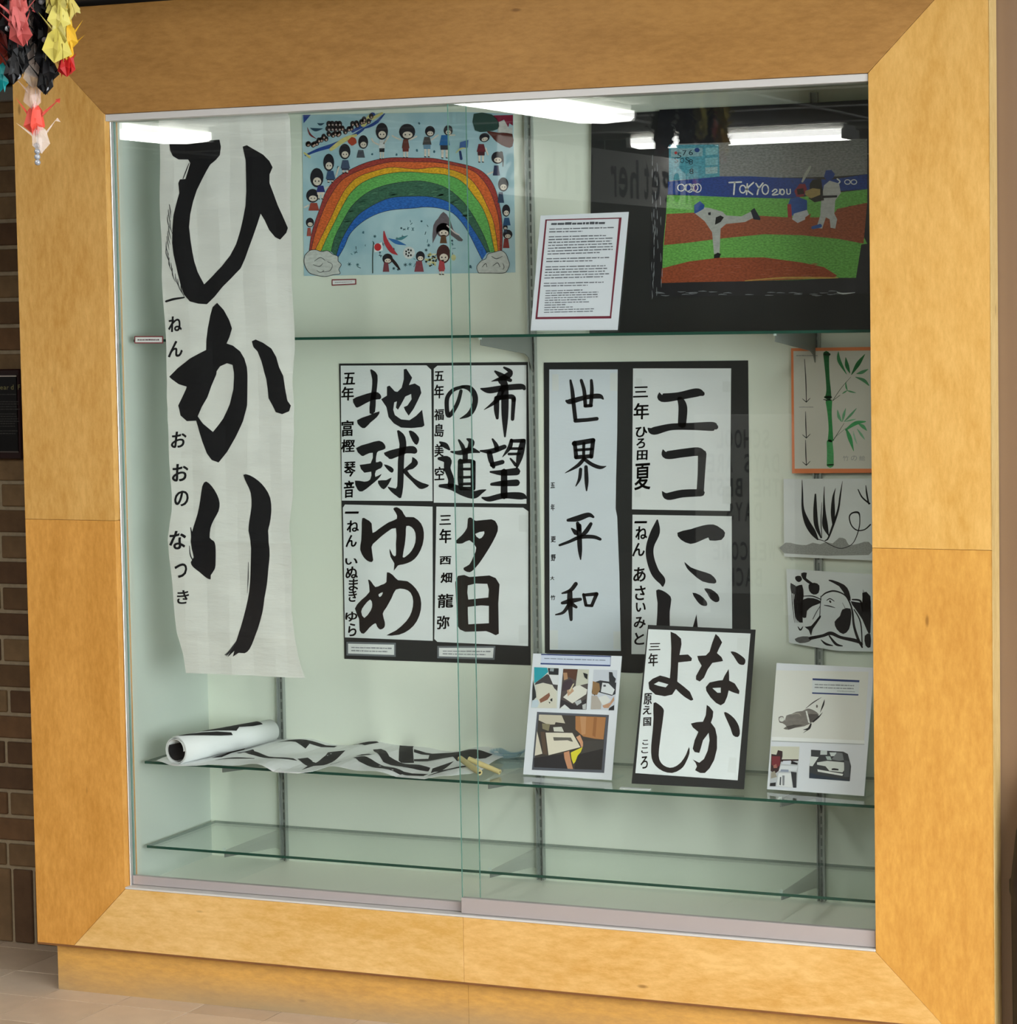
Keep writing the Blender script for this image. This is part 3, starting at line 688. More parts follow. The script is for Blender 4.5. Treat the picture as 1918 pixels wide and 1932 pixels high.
for P_ in ([(1238,290),(1350,260),(1450,230),(1540,220),(1600,250),(1640,290),(1610,350),(1510,355),(1500,330),(1430,360),(1350,385),(1270,350)], [(1298,535),(1350,580),(1430,610),(1520,640),(1565,690),(1550,718),(1450,700),(1370,640),(1320,590)],
           [(1060,775),(1110,775),(1165,810),(1188,850),(1175,950),(1175,1070),(1175,1150),(1070,1150),(1068,1000),(1072,880)], [(1365,795),(1430,815),(1485,870),(1485,905),(1440,900),(1400,860)], [(1465,760),(1520,765),(1580,810),(1592,860),(1560,875),(1515,845),(1490,800)]):
    a.poly(INK, P_, k='M2', sm=2)
a.poly(INK, [(1400,975),(1414,1120),(1358,1120)], k='M2')
a.build_each('brush_stroke', m_ink, q7, .0009, [('M2',1040,450),('M2',1450,300),('M2',1440,630),('M2',1120,960),('M2',1430,850),('M2',1530,820),('M2',1390,1070)])
writing(S_b1, '一ねんあさいみと', INK, [(930,200,100),(935,290,95,110),(912,430,100,110),(920,640,100,120),(925,795,85,120),(930,915,80,75),(922,1045,95,95),(918,1180,80,100)], 'M2', 100, m_ink, q7, .0009, bold=.010)
a = Art(S_b1)
for k_, P_ in (('M1', [(185,160),(240,160),(240,300),(185,300)]), ('M1', [(672,150),(735,150),(735,300),(672,300)]), ('M1', [(890,195),(940,195),(940,260),(890,260)]), ('M1', [(1618,220),(1688,220),(1688,312),(1618,312)]), ('M1', [(1618,1105),(1688,1105),(1688,1250),(1618,1250)]), ('M1', [(880,1140),(930,1140),(930,1195),(880,1195)]), ('M2', [(165,1110),(235,1110),(235,1270),(165,1270)]), ('M2', [(700,1120),(760,1120),(760,1270),(700,1270)]), ('K7', [(1760,160),(1840,160),(1840,320),(1760,320)]), ('K7', [(1760,1210),(1840,1210),(1840,1380),(1760,1380)])):
    a = Art(S_b1); a.poly('#dfe5e6', P_, k=k_); a.build('tape', m_tape, pA if k_ == 'K7' else pB, off=.0007)

# ------------------------------------------------------------------ leaning poster (nakayoshi) on the middle shelf
def lean(u_l, v_l, u_r, v_r, z, u_t, v_t):
    """plane standing on a shelf: bottom edge through two measured points, tilted back so its top left lands right"""
    def atz(u, v):
        d = ray(u, v); t = (z-CAM.z)/d.z; return CAM+d*t
    A = atz(u_l, v_l); B = atz(u_r, v_r); ex = (B-A).normalized()
    # choose the tilt for which the left edge is square to the bottom edge
    best = None
    for i in range(0, 60):
        th = math.radians(i*.5); side = Vector((-ex.y, ex.x, 0)); ey = Vector((0, 0, 1))*math.cos(th)+side*math.sin(th)
        S = Surf(A, ex, ey); aa, bb = S.ab(u_t, v_t)
        e = abs(aa)
        if best is None or e < best[0]: best = (e, S, math.degrees(th))
    print('lean', tuple(round(c, 3) for c in A), tuple(round(c, 3) for c in B), 'tilt', best[2], 'err', round(best[0], 4))
    return best[1]
ZM = .2995; ZU = 1.3176
Sn = lean(1193, 1486, 1403, 1496, ZM, 1225, 1180)
pN = thing('calligraphy_poster', 'leaning black poster with a single calligraphy sheet of four big characters', 'poster', tuple(Sn.pt(.11, 0)))
sheet('backing', Sn, [(1222,1179),(1425,1188),(1403,1489),(1191,1478)], m_black, pN, off=-.0016, th=.0018)
qn = sheet('paper_sheet', Sn, [(245,98),(1338,145),(1200,1718),(105,1640)], m_paper, pN, off=.0004, th=.0005, k='M3')
a = Art(Sn); BR = '#241e1d'
a.poly(BR, [(482,125),(540,150),(595,200),(600,260),(578,375),(670,370),(712,410),(705,440),(565,455),(560,560),(555,660),(620,710),(690,770),(727,855),(700,865),(640,830),(590,790),(540,740),(500,800),(420,818),(320,800),(255,740),(245,670),(290,630),(370,595),(430,610),(475,625),(485,500),(490,300)], [[(305,688),(355,660),(460,690),(430,722),(350,705)]], k='M3')
a.poly(BR, [(300,890),(350,900),(405,950),(408,1010),(385,1180),(370,1300),(355,1450),(380,1530),(440,1575),(510,1580),(590,1530),(650,1440),(680,1360),(685,1430),(640,1540),(590,1600),(500,1640),(400,1620),(320,1560),(280,1480),(275,1350),(290,1200),(300,1050)], k='M3', sm=2)
a.poly(BR, [(965,150),(1000,180),(1035,240),(1000,310),(980,355),(1030,400),(1045,440),(930,460),(880,530),(840,620),(795,660),(755,640),(755,600),(815,490),(780,430),(768,385),(860,380),(900,340),(930,240)], k='M3')
a.poly(BR, [(1125,340),(1180,345),(1250,390),(1285,430),(1270,480),(1220,475),(1190,440),(1160,390)], k='M3', sm=2)
a.poly(BR, [(1105,525),(1110,590),(1110,650),(1170,680),(1220,760),(1215,795),(1150,775),(1105,755),(1090,820),(1060,890),(1020,915),(970,890),(910,830),(865,760),(860,720),(900,670),(1000,648),(1040,645),(1060,600)], [[(930,730),(1020,725),(1020,780),(985,780)]], k='M3')
a.poly(BR, [(870,910),(900,930),(940,980),(935,1040),(915,1100),(960,1160),(980,1250),(980,1380),(950,1500),(900,1590),(850,1640),(800,1640),(745,1610),(765,1570),(750,1530),(720,1495),(790,1530),(840,1490),(880,1400),(900,1290),(890,1210),(830,1290),(805,1380),(790,1425),(740,1415),(720,1380),(740,1290),(780,1200),(720,1150),(700,1110),(760,1095),(830,1090),(860,1020)], k='M3')
a.poly(BR, [(1055,990),(1100,1000),(1170,1060),(1215,1140),(1225,1220),(1200,1255),(1150,1235),(1125,1160),(1080,1060)], k='M3', sm=2)
a.build_each('brush_stroke', m_ink, qn, .0013, [('M3',480,480),('M3',400,1280),('M3',890,400),('M3',1205,410),('M3',1040,730),('M3',850,1280),('M3',1140,1120)])
writing(Sn, '三年原え国こころ', BR, [(312,285,120,100),(295,425,100,140),(238,845,85,120),(230,965,90,90),(232,1088,80,90),(212,1310,60,50),(205,1395,70,60),(200,1525,75,130)], 'M3', 90, m_ink, qn, .0013, bold=.01)
a = Art(Sn)
a.poly('#dfe5e6', [(1200,190),(1320,195),(1310,330),(1190,320)], k='M3'); a.build('tape', m_tape, pN, off=.0010); a = Art(Sn); a.poly('#dfe5e6', [(1110,1470),(1190,1475),(1180,1640),(1090,1630)], k='M3')
a.build('tape', m_tape, pN, off=.0010)

# acrylic holders with boards ------------------------------------------------
def holder(name, label, cat, S, corners, back=.075):
    """slanted clear acrylic holder: front leaf, foot running back over the shelf, rear leg"""
    c = [S.ab(*p) for p in corners]; x0 = min(q[0] for q in c); x1 = max(q[0] for q in c); hh = max(q[1] for q in c)
    t = thing(name, label, cat, tuple(S.pt((x0+x1)/2, 0)))
    sheet('board', S, corners, m_card, t, off=0.0, th=.0012)
    side = Vector((-S.ex.y, S.ex.x, 0))
    bm = bmesh.new()
    A = S.o+S.ex*x0; B = S.o+S.ex*x1
    for P0, P1 in ((A, B),):
        z0 = Vector((0, 0, .0008)); z1 = Vector((0, 0, .003))
        pts = [P0+z0, P1+z0, P1+side*back+z0, P0+side*back+z0]
        lo = [bm.verts.new(p) for p in pts]; hi = [bm.verts.new(p-z0+z1) for p in pts]
        bm.faces.new(lo[::-1]); bm.faces.new(hi)
        for i in range(4): bm.faces.new((lo[i], lo[(i+1) % 4], hi[(i+1) % 4], hi[i]))
    obj('acrylic_foot', bm, m_acryl, t)
    bm = bmesh.new()
    pts = [S.pt(x0, .002, -.004), S.pt(x1, .002, -.004), S.pt(x1, hh, -.004), S.pt(x0, hh, -.004)]
    lo = [bm.verts.new(p) for p in pts]; hi = [bm.verts.new(p+S.n*.0025) for p in pts]
    bm.faces.new(lo[::-1]); bm.faces.new(hi)
    for i in range(4): bm.faces.new((lo[i], lo[(i+1) % 4], hi[(i+1) % 4], hi[i]))
    obj('acrylic_back', bm, m_acryl, t)
    return t
# information sheet, top shelf (eye height, so its depth is set from the shelf)
Si = None
for i in range(60):
    th = math.radians(i*.5); S_ = Surf((0, .118, ZU+.001), (1, 0, 0), (0, math.sin(th), math.cos(th)))
    e = abs(S_.ab(1020, 406)[0]-S_.ab(1001, 623)[0])
    if Si is None or e < Si[0]: Si = (e, S_, i*.5)
print('info tilt', Si[2]); Si = Si[1]
o0 = Si.ab(1001, 623); Si = Surf(Si.pt(o0[0], 0), Si.ex, Si.ey)
hi_ = holder('information_sign', 'white printed information sheet with red border on the top shelf', 'sign', Si, [(1020,407),(1186,400),(1165,623),(1001,624)])
a = Art(Si)
for s_ in ([(245,122),(1452,90),(1450,108),(245,140)], [(1412,92),(1452,90),(1285,1690),(1262,1690)], [(245,122),(270,122),(115,1700),(85,1700)], [(88,1668),(1290,1650),(1288,1690),(85,1702)]):
    a.poly('#7a2a3c', s_, k='S3')
TX = '#6d7078'
a.lines('#55585f', ((340,168),(1260,150),(335,212),(1255,195)), 1, k='S3', th=.9)
for (c4, n, ln) in ((((310,250),(1330,225),(300,340),(1325,318)), 2, [1, .52]), (((300,372),(1320,350),(275,690),(1310,660)), 7, [.9,1,.97,1,1,1,.8]), (((265,720),(1290,700),(255,810),(1270,790)), 2, [.97,.72]),
                 (((250,850),(1280,830),(225,1070),(1260,1045)), 5, [.92,.95,.93,1,.9]), (((222,1112),(1250,1092),(215,1195),(1240,1175)), 2, [.92,.68]), (((250,1232),(1150,1212),(220,1610),(1120,1590)), 10, [.65,.93,.92,.94,.72,.78,.38,.5,.88,.86])):
    a.lines(TX, c4, n, k='S3', lens=ln, th=.42)
a.build('printed_text', m_print, hi_, off=.0016)

def m4(bm_, k, col, pts): bm_.poly(col, pts, k=k)
# photo board left (mid shelf)
Sp = lean(986, 1463, 1154, 1474, ZM, 1006, 1233)
hp = holder('photo_board', 'white photo board with four prints standing left of the leaning poster', 'photo board', Sp, [(1006,1233),(1173,1238),(1154,1472),(987,1461)])
a = Art(Sp)
a.poly('#d3dcf2', [(355,110),(1262,130),(1255,250),(345,235)], k='M4')
a.poly('#2c3d78', [(355,95),(1265,122),(1265,136),(350,110)], k='M4', off=.0001); a.poly('#34467f', [(345,213),(1256,240),(1254,258),(345,232)], k='M4', off=.0001)
a.poly('#9aa3bd', [(1252,130),(1262,130),(1258,245),(1250,245)], k='M4', off=.0001)
a.lines('#7d879c', ((395,138),(1190,165),(390,200),(1185,222)), 2, k='M4', lens=[1.0, 0], th=.4, off=.0001)
a.build('printed_caption', m_print, hp, off=.0016)
def photo(parent, S, k, base, shapes, off=.0016):
    a = Art(S); a.poly(base[0], base[1], k=k)
    for i, (c, p) in enumerate(shapes): a.poly(c, p, k=k, off=.00008*(i+1))
    return a.build('photo_print', m_print, parent, off=off)
photo(hp, Sp, 'M4', ('#d9dcd4', [(262,268),(582,280),(560,805),(225,800)]), [
    ('#2aa3b4', [(262,268),(430,275),(445,330),(360,410),(262,480)]), ('#2b2f33', [(440,280),(582,284),(578,370),(455,365)]), ('#9aa4aa', [(470,285),(520,287),(515,325),(465,320)]),
    ('#4a4547', [(430,360),(460,372),(510,490),(570,500),(562,580),(500,520),(380,470),(270,500),(280,470)]), ('#e4e6ea', [(455,370),(576,375),(570,500),(508,492)]),
    ('#dcd8ca', [(290,500),(380,472),(500,500),(550,590),(548,800),(330,800),(290,640)]), ('#8e604d', [(330,690),(400,640),(460,600),(470,640),(440,690),(345,735)]),
    ('#35373a', [(250,440),(285,600),(290,660),(235,720),(240,560)]), ('#c9d8e4', [(240,700),(310,690),(330,740),(300,795),(225,795)]), ('#1f2226', [(470,690),(500,670),(500,715),(480,710)]), ('#1f2226', [(450,720),(475,725),(465,745)])])
photo(hp, Sp, 'M4', ('#58504e', [(640,290),(975,298),(940,822),(592,812)]), [
    ('#cfcfc0', [(830,295),(975,298),(962,480),(880,500),(800,520)]), ('#5f3f30', [(645,292),(830,296),(800,440),(720,400),(640,380)]), ('#b98f6c', [(640,340),(690,340),(700,420),(650,440)]),
    ('#4a3c46', [(640,470),(740,420),(790,500),(720,560),(620,580)]), ('#e6e3da', [(790,520),(860,505),(955,560),(940,620),(760,740),(640,660),(700,600)]), ('#c7a184', [(690,570),(760,540),(780,580),(700,650)]),
    ('#d9cfae', [(770,480),(785,485),(730,590),(715,580)]), ('#373337', [(610,690),(790,760),(940,680),(935,822),(730,818),(660,750),(600,790)]), ('#bfc3c6', [(790,720),(870,690),(880,730),(820,770)]), ('#e5e8e8', [(592,812),(660,755),(735,818)]), ('#c9cbcc', [(890,760),(940,740),(935,820),(895,815)]), ('#23262a', [(900,340),(960,360),(955,430),(920,400)])])
photo(hp, Sp, 'M4', ('#cfd4e0', [(1035,300),(1345,308),(1305,830),(1000,820)]), [
    ('#2e3238', [(1235,330),(1280,335),(1290,380),(1325,420),(1305,500),(1240,480),(1235,400)]), ('#33363c', [(1120,440),(1330,470),(1320,620),(1270,640),(1080,590),(1050,640),(1010,600),(1030,470)]),
    ('#96744f', [(1025,450),(1110,480),(1120,560),(1080,630),(1015,620)]), ('#dfe3e8', [(1150,470),(1230,480),(1310,560),(1280,630),(1130,590)]), ('#52565c', [(1160,500),(1190,495),(1200,520),(1165,525)]), ('#e3e4e2', [(1100,660),(1200,630),(1260,700),(1180,770),(1130,740)]),
    ('#b9b0a8', [(1010,640),(1080,640),(1140,740),(1130,815),(1000,818)]), ('#c79a7c', [(1150,770),(1250,730),(1300,650),(1305,700),(1230,800),(1170,800)]), ('#2c2d31', [(1240,800),(1305,760),(1303,830),(1230,830)])])
photo(hp, Sp, 'M4', ('#5b5e68', [(300,850),(1235,890),(1172,1645),(232,1605)]), [
    ('#46403c', [(322,880),(1195,915),(1140,1605),(262,1570)]), ('#cfc6b3', [(325,885),(620,895),(665,1000),(540,985),(530,1015),(440,1015),(320,960)]), ('#8c8468', [(365,1000),(470,1010),(450,1100),(370,1070)]),
    ('#d8d5ca', [(510,1050),(620,1045),(650,1110),(520,1105)]), ('#b77f4f', [(800,905),(1195,920),(1165,1210),(1050,1200),(900,1170),(800,1080)]), ('#c8956a', [(860,910),(940,912),(930,1140),(880,1150)]), ('#a06a40', [(1040,920),(1080,922),(1060,1180),(1020,1160)]),
    ('#e8dfcd', [(412,1120),(760,1125),(865,1310),(450,1415)]), ('#6b6760', [(510,1180),(740,1185),(770,1240),(740,1235),(700,1220),(520,1225)]), ('#dcd3c2', [(300,1100),(370,1395),(270,1422)]), ('#5f4d40', [(345,1110),(400,1110),(435,1410),(380,1400)]),
    ('#d9a07c', [(810,1180),(860,1150),(915,1280),(880,1320),(860,1260)]), ('#e6d93c', [(740,1380),(890,1310),(900,1340),(830,1420),(800,1500),(775,1530),(750,1460)]), ('#cf9470', [(650,1380),(720,1360),(745,1500),(770,1595),(700,1590),(660,1480)]),
    ('#2e2c30', [(262,1450),(640,1400),(700,1590),(262,1570)]), ('#4a4744', [(900,1230),(1165,1220),(1160,1330),(860,1400),(900,1300)]), ('#2f2d2d', [(860,1400),(1160,1330),(1140,1605),(790,1595),(810,1490)])])

# drawing board right (mid shelf)
Sr = lean(1446, 1492, 1630, 1507, ZM, 1465, 1252)
hr = holder('drawing_board', 'white board with ink bird painting and two prints at the right end', 'photo board', Sr, [(1465,1251),(1649,1260),(1630,1502),(1447,1489)])
a = Art(Sr)
a.poly('#e8e9e4', [(235,170),(1440,190),(1380,1100),(175,1040)], k='M6')
a.poly('#b9bfc0', [(178,1085),(1385,1130),(1384,1140),(178,1098)], k='M6', off=.0001); a.poly('#f4f6f6', [(180,1035),(1390,1085),(1386,1128),(178,1084)], k='M6', off=.0001)
a.poly('#dfe5e8', [(705,275),(1322,300),(1308,500),(705,475)], k='M6', off=.0001)
a.poly('#2c3f74', [(710,275),(1322,300),(1318,328),(712,300)], k='M6', off=.0002); a.poly('#2f427a', [(705,458),(1308,482),(1306,500),(705,476)], k='M6', off=.0002)
a.lines('#8b9299', ((740,335),(1290,352),(735,450),(1285,470)), 3, k='M6', lens=[.93, .92, 0], th=.4, off=.0002); a.lines('#9aa0a6', ((1030,430),(1280,440),(1030,450),(1280,462)), 1, k='M6', off=.0002)
a.build('printed_caption', m_print, hr, off=.0016)
a = Art(Sr)
a.poly('#85807b', [(270,780),(330,770),(350,830),(370,760),(440,740),(500,710),(580,700),(640,670),(700,680),(770,720),(790,770),(700,850),(600,900),(480,920),(400,945),(330,930),(370,900),(320,860),(280,850)], k='M6', sm=2)
a.poly('#5e5a57', [(640,740),(770,740),(790,770),(720,850),(650,840)], k='M6', off=.0001); a.poly('#5b5754', [(370,900),(470,880),(600,880),(480,920),(400,945)], k='M6', off=.0001)
a.poly('#e6e7e3', [(620,700),(640,700),(680,860),(655,850)], k='M6', off=.0002); a.ell('#e3e4de', 310, 810, 32, 30, 'M6', .0002)
a.stroke('#4f4d4c', [(620,670,4),(720,590,14),(825,525,4)], k='M6', off=.0002); a.stroke('#2b2b2c', [(868,550,3),(850,620,22),(810,720,3)], k='M6', off=.0002); a.stroke('#2b2b2c', [(840,720,3),(790,780,18),(720,840,20)], k='M6', off=.0002)
a.stroke('#2b2b2c', [(690,870,20),(660,930,30),(590,945,4)], k='M6', off=.0002); a.stroke('#444', [(655,945,8),(620,965,8),(590,985,3)], k='M6'); a.stroke('#555', [(340,930,6),(370,925,10),(450,905,8)], k='M6')
a.ell('#77726e', 768, 640, 12, 20, 'M6', .0002); a.stroke('#a9a79a', [(440,750,6),(520,730,10),(560,760,5)], k='M6', off=.0002)
a.build('ink_bird', m_ink, hr, off=.0018)
photo(hr, Sr, 'M6', ('#d8d8c8', [(170,1160),(540,1165),(505,1700),(155,1680)]), [
    ('#c9cdd2', [(170,1330),(530,1340),(505,1700),(155,1680)]), ('#3c2a2c', [(175,1260),(240,1270),(260,1210),(320,1225),(320,1290),(310,1330),(530,1330),(525,1350),(300,1360),(270,1480),(220,1520),(165,1480)]), ('#7d3038', [(180,1290),(290,1290),(290,1400),(240,1450),(180,1400)]), ('#a86f62', [(200,1410),(240,1390),(250,1440),(205,1445)]),
    ('#dfe3ee', [(330,1350),(430,1345),(420,1400),(310,1390)]), ('#e6eaf0', [(300,1410),(520,1420),(500,1480),(270,1480)]), ('#9aa3b8', [(300,1460),(400,1465),(400,1495),(290,1490)]), ('#eceef0', [(270,1510),(430,1510),(450,1695),(240,1680)]), ('#34363c', [(430,1490),(505,1500),(500,1700),(460,1700)]), ('#1f2126', [(440,1350),(520,1380),(515,1400),(430,1390)]), ('#a59f90', [(175,1500),(220,1480),(250,1560),(170,1580)]), ('#2b2b2e', [(160,1640),(235,1630),(230,1680),(155,1680)]), ('#4e5258', [(290,1560),(305,1560),(300,1670),(282,1660)]), ('#8a8d92', [(320,1540),(350,1540),(345,1670),(322,1668)])])
photo(hr, Sr, 'M6', ('#3c4044', [(690,1205),(1110,1230),(1170,1260),(1212,1420),(1195,1615),(665,1575),(670,1400),(690,1280)]), [
    ('#dfe4e4', [(680,1290),(790,1300),(710,1420),(672,1415)]), ('#cfd8d8', [(815,1215),(900,1215),(900,1270),(810,1270)]), ('#d3dcdc', [(930,1240),(1020,1240),(1030,1285),(950,1290)]), ('#b7c6c2', [(880,1290),(940,1290),(960,1340),(900,1335)]),
    ('#dde2df', [(770,1370),(900,1350),(1120,1370),(1125,1470),(1100,1500),(930,1480),(880,1420),(770,1400)]), ('#eef0ee', [(775,1460),(1110,1520),(1100,1545),(780,1490)]), ('#24262a', [(960,1450),(990,1445),(1050,1455),(1050,1475),(960,1470)]), ('#7b8083', [(1030,1240),(1100,1250),(1120,1340),(1060,1350),(960,1330)]), ('#565b60', [(1125,1340),(1200,1360),(1190,1560),(1120,1560)]), ('#2d3a4a', [(670,1500),(760,1530),(1000,1570),(1190,1600),(1190,1612),(668,1574)])])
# ------------------------------------------------------------------ rainbow drawing
rw = thing('rainbow_drawing', 'painted drawing of children around a big rainbow on pale blue', 'drawing', (.58, DEEP, 1.46))
sheet('paper', S_b0, [(45,120),(1365,95),(1820,110),(1838,1445),(60,1475)], mat('blue_wash', '#bcd8e0', .75, noise=.28, nscale=11, dark='#94bccb'), rw, k='K4', th=.0008)
LAY = .0001
def arc(col, outer, inner, name='rainbow_band', L=1):
    a = Art(S_b0); a.poly(col, smo(outer)+smo(inner)[::-1], k='K4'); return a.build(name, m_crayon, rw, off=.0011+LAY*L)
def smo(P): return [q for q in catmull(P, 5)]
B0 = [(105,1260),(130,1100),(190,920),(250,760),(340,650),(470,570),(620,510),(790,480),(1000,482),(1150,485),(1330,520),(1490,560),(1590,620),(1660,720),(1700,850),(1725,1000),(1730,1150),(1725,1270)]
B1 = [(120,1262),(160,1100),(225,920),(290,790),(380,670),(500,600),(640,550),(800,515),(1000,515),(1180,520),(1350,550),(1480,590),(1560,660),(1625,760),(1670,880),(1700,1000),(1712,1150),(1710,1275)]
B2 = [(150,1265),(220,1120),(290,980),(350,850),(420,730),(520,640),(660,590),(800,560),(1000,575),(1180,560),(1330,590),(1450,650),(1540,760),(1600,880),(1650,1000),(1680,1150),(1695,1275)]
B3 = [(205,1265),(260,1140),(330,1000),(390,880),(460,770),(570,680),(720,625),(900,600),(1100,610),(1280,630),(1400,690),(1490,800),(1560,900),(1610,1020),(1640,1150),(1665,1275)]
B4 = [(290,1270),(320,1150),(390,1010),(470,880),(600,770),(750,710),(930,680),(1080,680),(1250,730),(1380,830),(1460,930),(1530,1050),(1580,1150),(1625,1275)]
B5 = [(330,1310),(370,1190),(440,1060),(520,960),(640,880),(780,820),(950,805),(1130,810),(1290,860),(1400,960),(1470,1060),(1540,1170),(1600,1280)]
B6 = [(345,1325),(400,1230),(450,1120),(540,1030),(660,960),(800,920),(980,905),(1080,895),(1200,905),(1310,945),(1400,1040),(1460,1140),(1520,1260),(1560,1340)]
arc('#a5403a', B0, B1); arc('#dd6a36', B1, B2); arc('#e3ac28', B2, B3); arc('#69b45e', B3, B4); arc('#3f6b55', B4, B5); arc('#2c69bd', B5, B6)
a = Art(S_b0)
for B in (B0, B1, B2, B3, B4, B5, B6): a.stroke('#33323a', [(x, y, 4) for x, y in B], k='K4')
rg = random.Random(2)
for i in range(60):
    t = rg.uniform(.1, .85); q = t*(len(B4)-1); i0 = int(q); f_ = q-i0; i1 = min(i0+1, len(B4)-1)
    px = B4[i0][0]*(1-f_)+B4[i1][0]*f_; py = B4[i0][1]*(1-f_)+B4[i1][1]*f_
    j0 = min(int(t*(len(B5)-1)), len(B5)-1); w_ = rg.uniform(.15, .85); x = px*(1-w_)+B5[j0][0]*w_; y = py*(1-w_)+B5[j0][1]*w_
    a.stroke(rg.choice(['#2d5142', '#5d8a6e', '#35604c']), [(x-25, y+6, 3), (x, y, 9), (x+28, y-2, 3)], k='K4', n=2)
a.build('crayon_lines', m_ink, rw, off=.0011+LAY*2)
a = Art(S_b0)
for base in ([(70,1300),(110,1262),(160,1255),(210,1270),(260,1262),(300,1290),(345,1310),(350,1350),(375,1380),(355,1420),(365,1455),(310,1465),(240,1480),(170,1470),(110,1450),(75,1400),(62,1350)],
             [(1530,1450),(1515,1400),(1550,1350),(1590,1330),(1610,1290),(1660,1275),(1720,1262),(1760,1290),(1780,1340),(1790,1380),(1770,1430),(1740,1450),(1640,1450)]):
    a.poly('#cdd0cc', base, k='K4', sm=2)
    a.stroke('#3a3a3e', [(x, y, 5) for x, y in base+[base[0]]], k='K4', off=.0001)
for s_ in ([(150,1350,4),(200,1320,5),(240,1345,4)], [(140,1380,4),(190,1395,5),(220,1370,4)], [(220,1440,4),(280,1430,5),(300,1380,4),(260,1355,4)], [(170,1430,4),(200,1445,5),(230,1430,4)], [(1640,1310,4),(1680,1330,6),(1730,1310,4)], [(1560,1400,4),(1590,1370,6),(1600,1400,4)], [(1650,1390,4),(1690,1365,6),(1710,1400,4)], [(1735,1370,4),(1745,1400,5),(1735,1420,4)]):
    a.stroke('#3a3a3e', s_, k='K4', off=.0001)
a.build('cloud', m_ink, rw, off=.0011+LAY*4)
def kid(hx, hy, hw, hh, body, legs=None, bc='#46506c', arms=(), hair='#26252c', skin='#e3d6c8', rot=0.0, L=5):
    a = Art(S_b0)
    a.ell(hair, hx, hy, hw, hh, 'K4', 0, 16, rot); a.ell(skin, hx+hw*.05, hy+hh*.38, hw*.62, hh*.42, 'K4', .0001, 12, rot)
    a.ell('#2a2a30', hx-hw*.22, hy+hh*.36, hw*.10, hh*.09, 'K4', .0002, 8); a.ell('#2a2a30', hx+hw*.3, hy+hh*.36, hw*.10, hh*.09, 'K4', .0002, 8)
    bx0, by0, bx1, by1 = body; mid = (bx0+bx1)/2
    a.poly(bc, [(bx0+(bx1-bx0)*.2, by0), (bx1-(bx1-bx0)*.2, by0), (bx1, by1), (bx0, by1)], k='K4', off=.0001)
    if legs:
        lc, ly = legs; w_ = (bx1-bx0)
        a.poly(lc, [(bx0+w_*.1, by1), (bx1-w_*.1, by1), (bx1-w_*.12, by1+(ly-by1)*.35), (bx0+w_*.12, by1+(ly-by1)*.35)], k='K4', off=.0001)
        for sx in (.3, .7): a.stroke(skin, [(bx0+w_*sx, by1+(ly-by1)*.3, w_*.22), (bx0+w_*sx, ly-6, w_*.18)], k='K4', off=.00005); a.stroke('#2a2a30', [(bx0+w_*sx-6, ly-4, 9), (bx0+w_*sx+6, ly-2, 7)], k='K4', off=.0001)
    for s_ in arms: a.stroke(skin, [(p[0], p[1], 12) for p in s_], k='K4', off=.0001)
    return a.build('painted_child', m_ink, rw, off=.0011+LAY*L)
kid(717,258,52,72,(690,330,745,400),('#25262a',492),'#d8dadc',[[(735,360),(775,300)],[(690,370),(650,350),(630,320)]])
kid(930,262,68,68,(885,325,950,400),('#7a3a34',482),'#6d3d34',[[(880,330),(830,310),(805,295)],[(950,330),(1010,300)]])
kid(1122,258,42,46,(1060,305,1135,370),('#6f93ad',475),'#54504f',[[(1135,330),(1190,290)]])
kid(1275,250,38,44,(1200,290,1290,375),('#3a3a44',485),'#2f6cab',[[(1290,290),(1330,290)]])
kid(405,428,48,66,(370,500,450,570),('#3c3f52',612),'#4a5872')
kid(270,520,46,74,(245,590,325,660),('#3c3f52',690),'#3c5578',[[(330,640),(355,560)]])
kid(170,648,56,82,(165,715,240,770),('#efe3d6',830),'#33397a',[[(240,740),(265,725)]])
kid(135,800,55,58,(100,860,190,925),None,'#a34a3c',[[(100,880),(65,900)]])
kid(560,348,42,58,(505,415,575,480),None,'#565a62')
kid(112,1025,34,40,(85,1070,125,1140),None,'#a8564c')
kid(1580,310,44,38,(1515,365,1590,430),('#4e2a30',520),'#6e2f38',[[(1590,400),(1610,455)]],rot=-.3)
kid(1690,480,52,52,(1650,545,1710,630),None,'#333a58',[[(1650,600),(1605,620)]])
kid(1738,705,44,60,(1690,770,1745,860),None,'#364862'); kid(1762,925,34,52,(1735,985,1800,1050),None,'#31567f')
kid(1775,1125,40,40,(1735,1160,1790,1240),None,'#8f3a38'); kid(1755,1065,20,26,(1740,1080,1770,1110),None,'#3c4a60')
kid(1235,1090,62,62,(1205,1130,1265,1200),None,'#6a4b33',hair='#6b6268')
kid(1235,1290,58,80,(1190,1340,1250,1420),('#a8454b',1465),'#b2474e',hair='#4c2b28'); kid(1040,1310,38,44,(990,1350,1070,1440),None,'#87434e'); kid(765,1330,44,44,(725,1360,780,1440),None,'#7d4048')
a = Art(S_b0)   # two dragons boats top left, maple leaf and tree top right, flags and balls
a.poly('#2d4a9a', [(55,120),(120,118),(60,190)], k='K4')
for s_ in ([(75,460,14),(180,415,26),(320,370,34),(470,300,28),(560,240,20)], [(470,260,20),(580,190,40),(640,120,45)], [(560,235,10),(660,190,26),(740,110,8)]): a.stroke('#2b4b96', s_, k='K4')
for s_ in ([(65,440,14),(110,475,20)], [(290,410,30),(400,330,38),(500,290,20)], [(560,200,44),(625,130,40)], [(640,150,30),(720,105,16)]): a.stroke('#d9cf86', s_, k='K4', off=.0001)
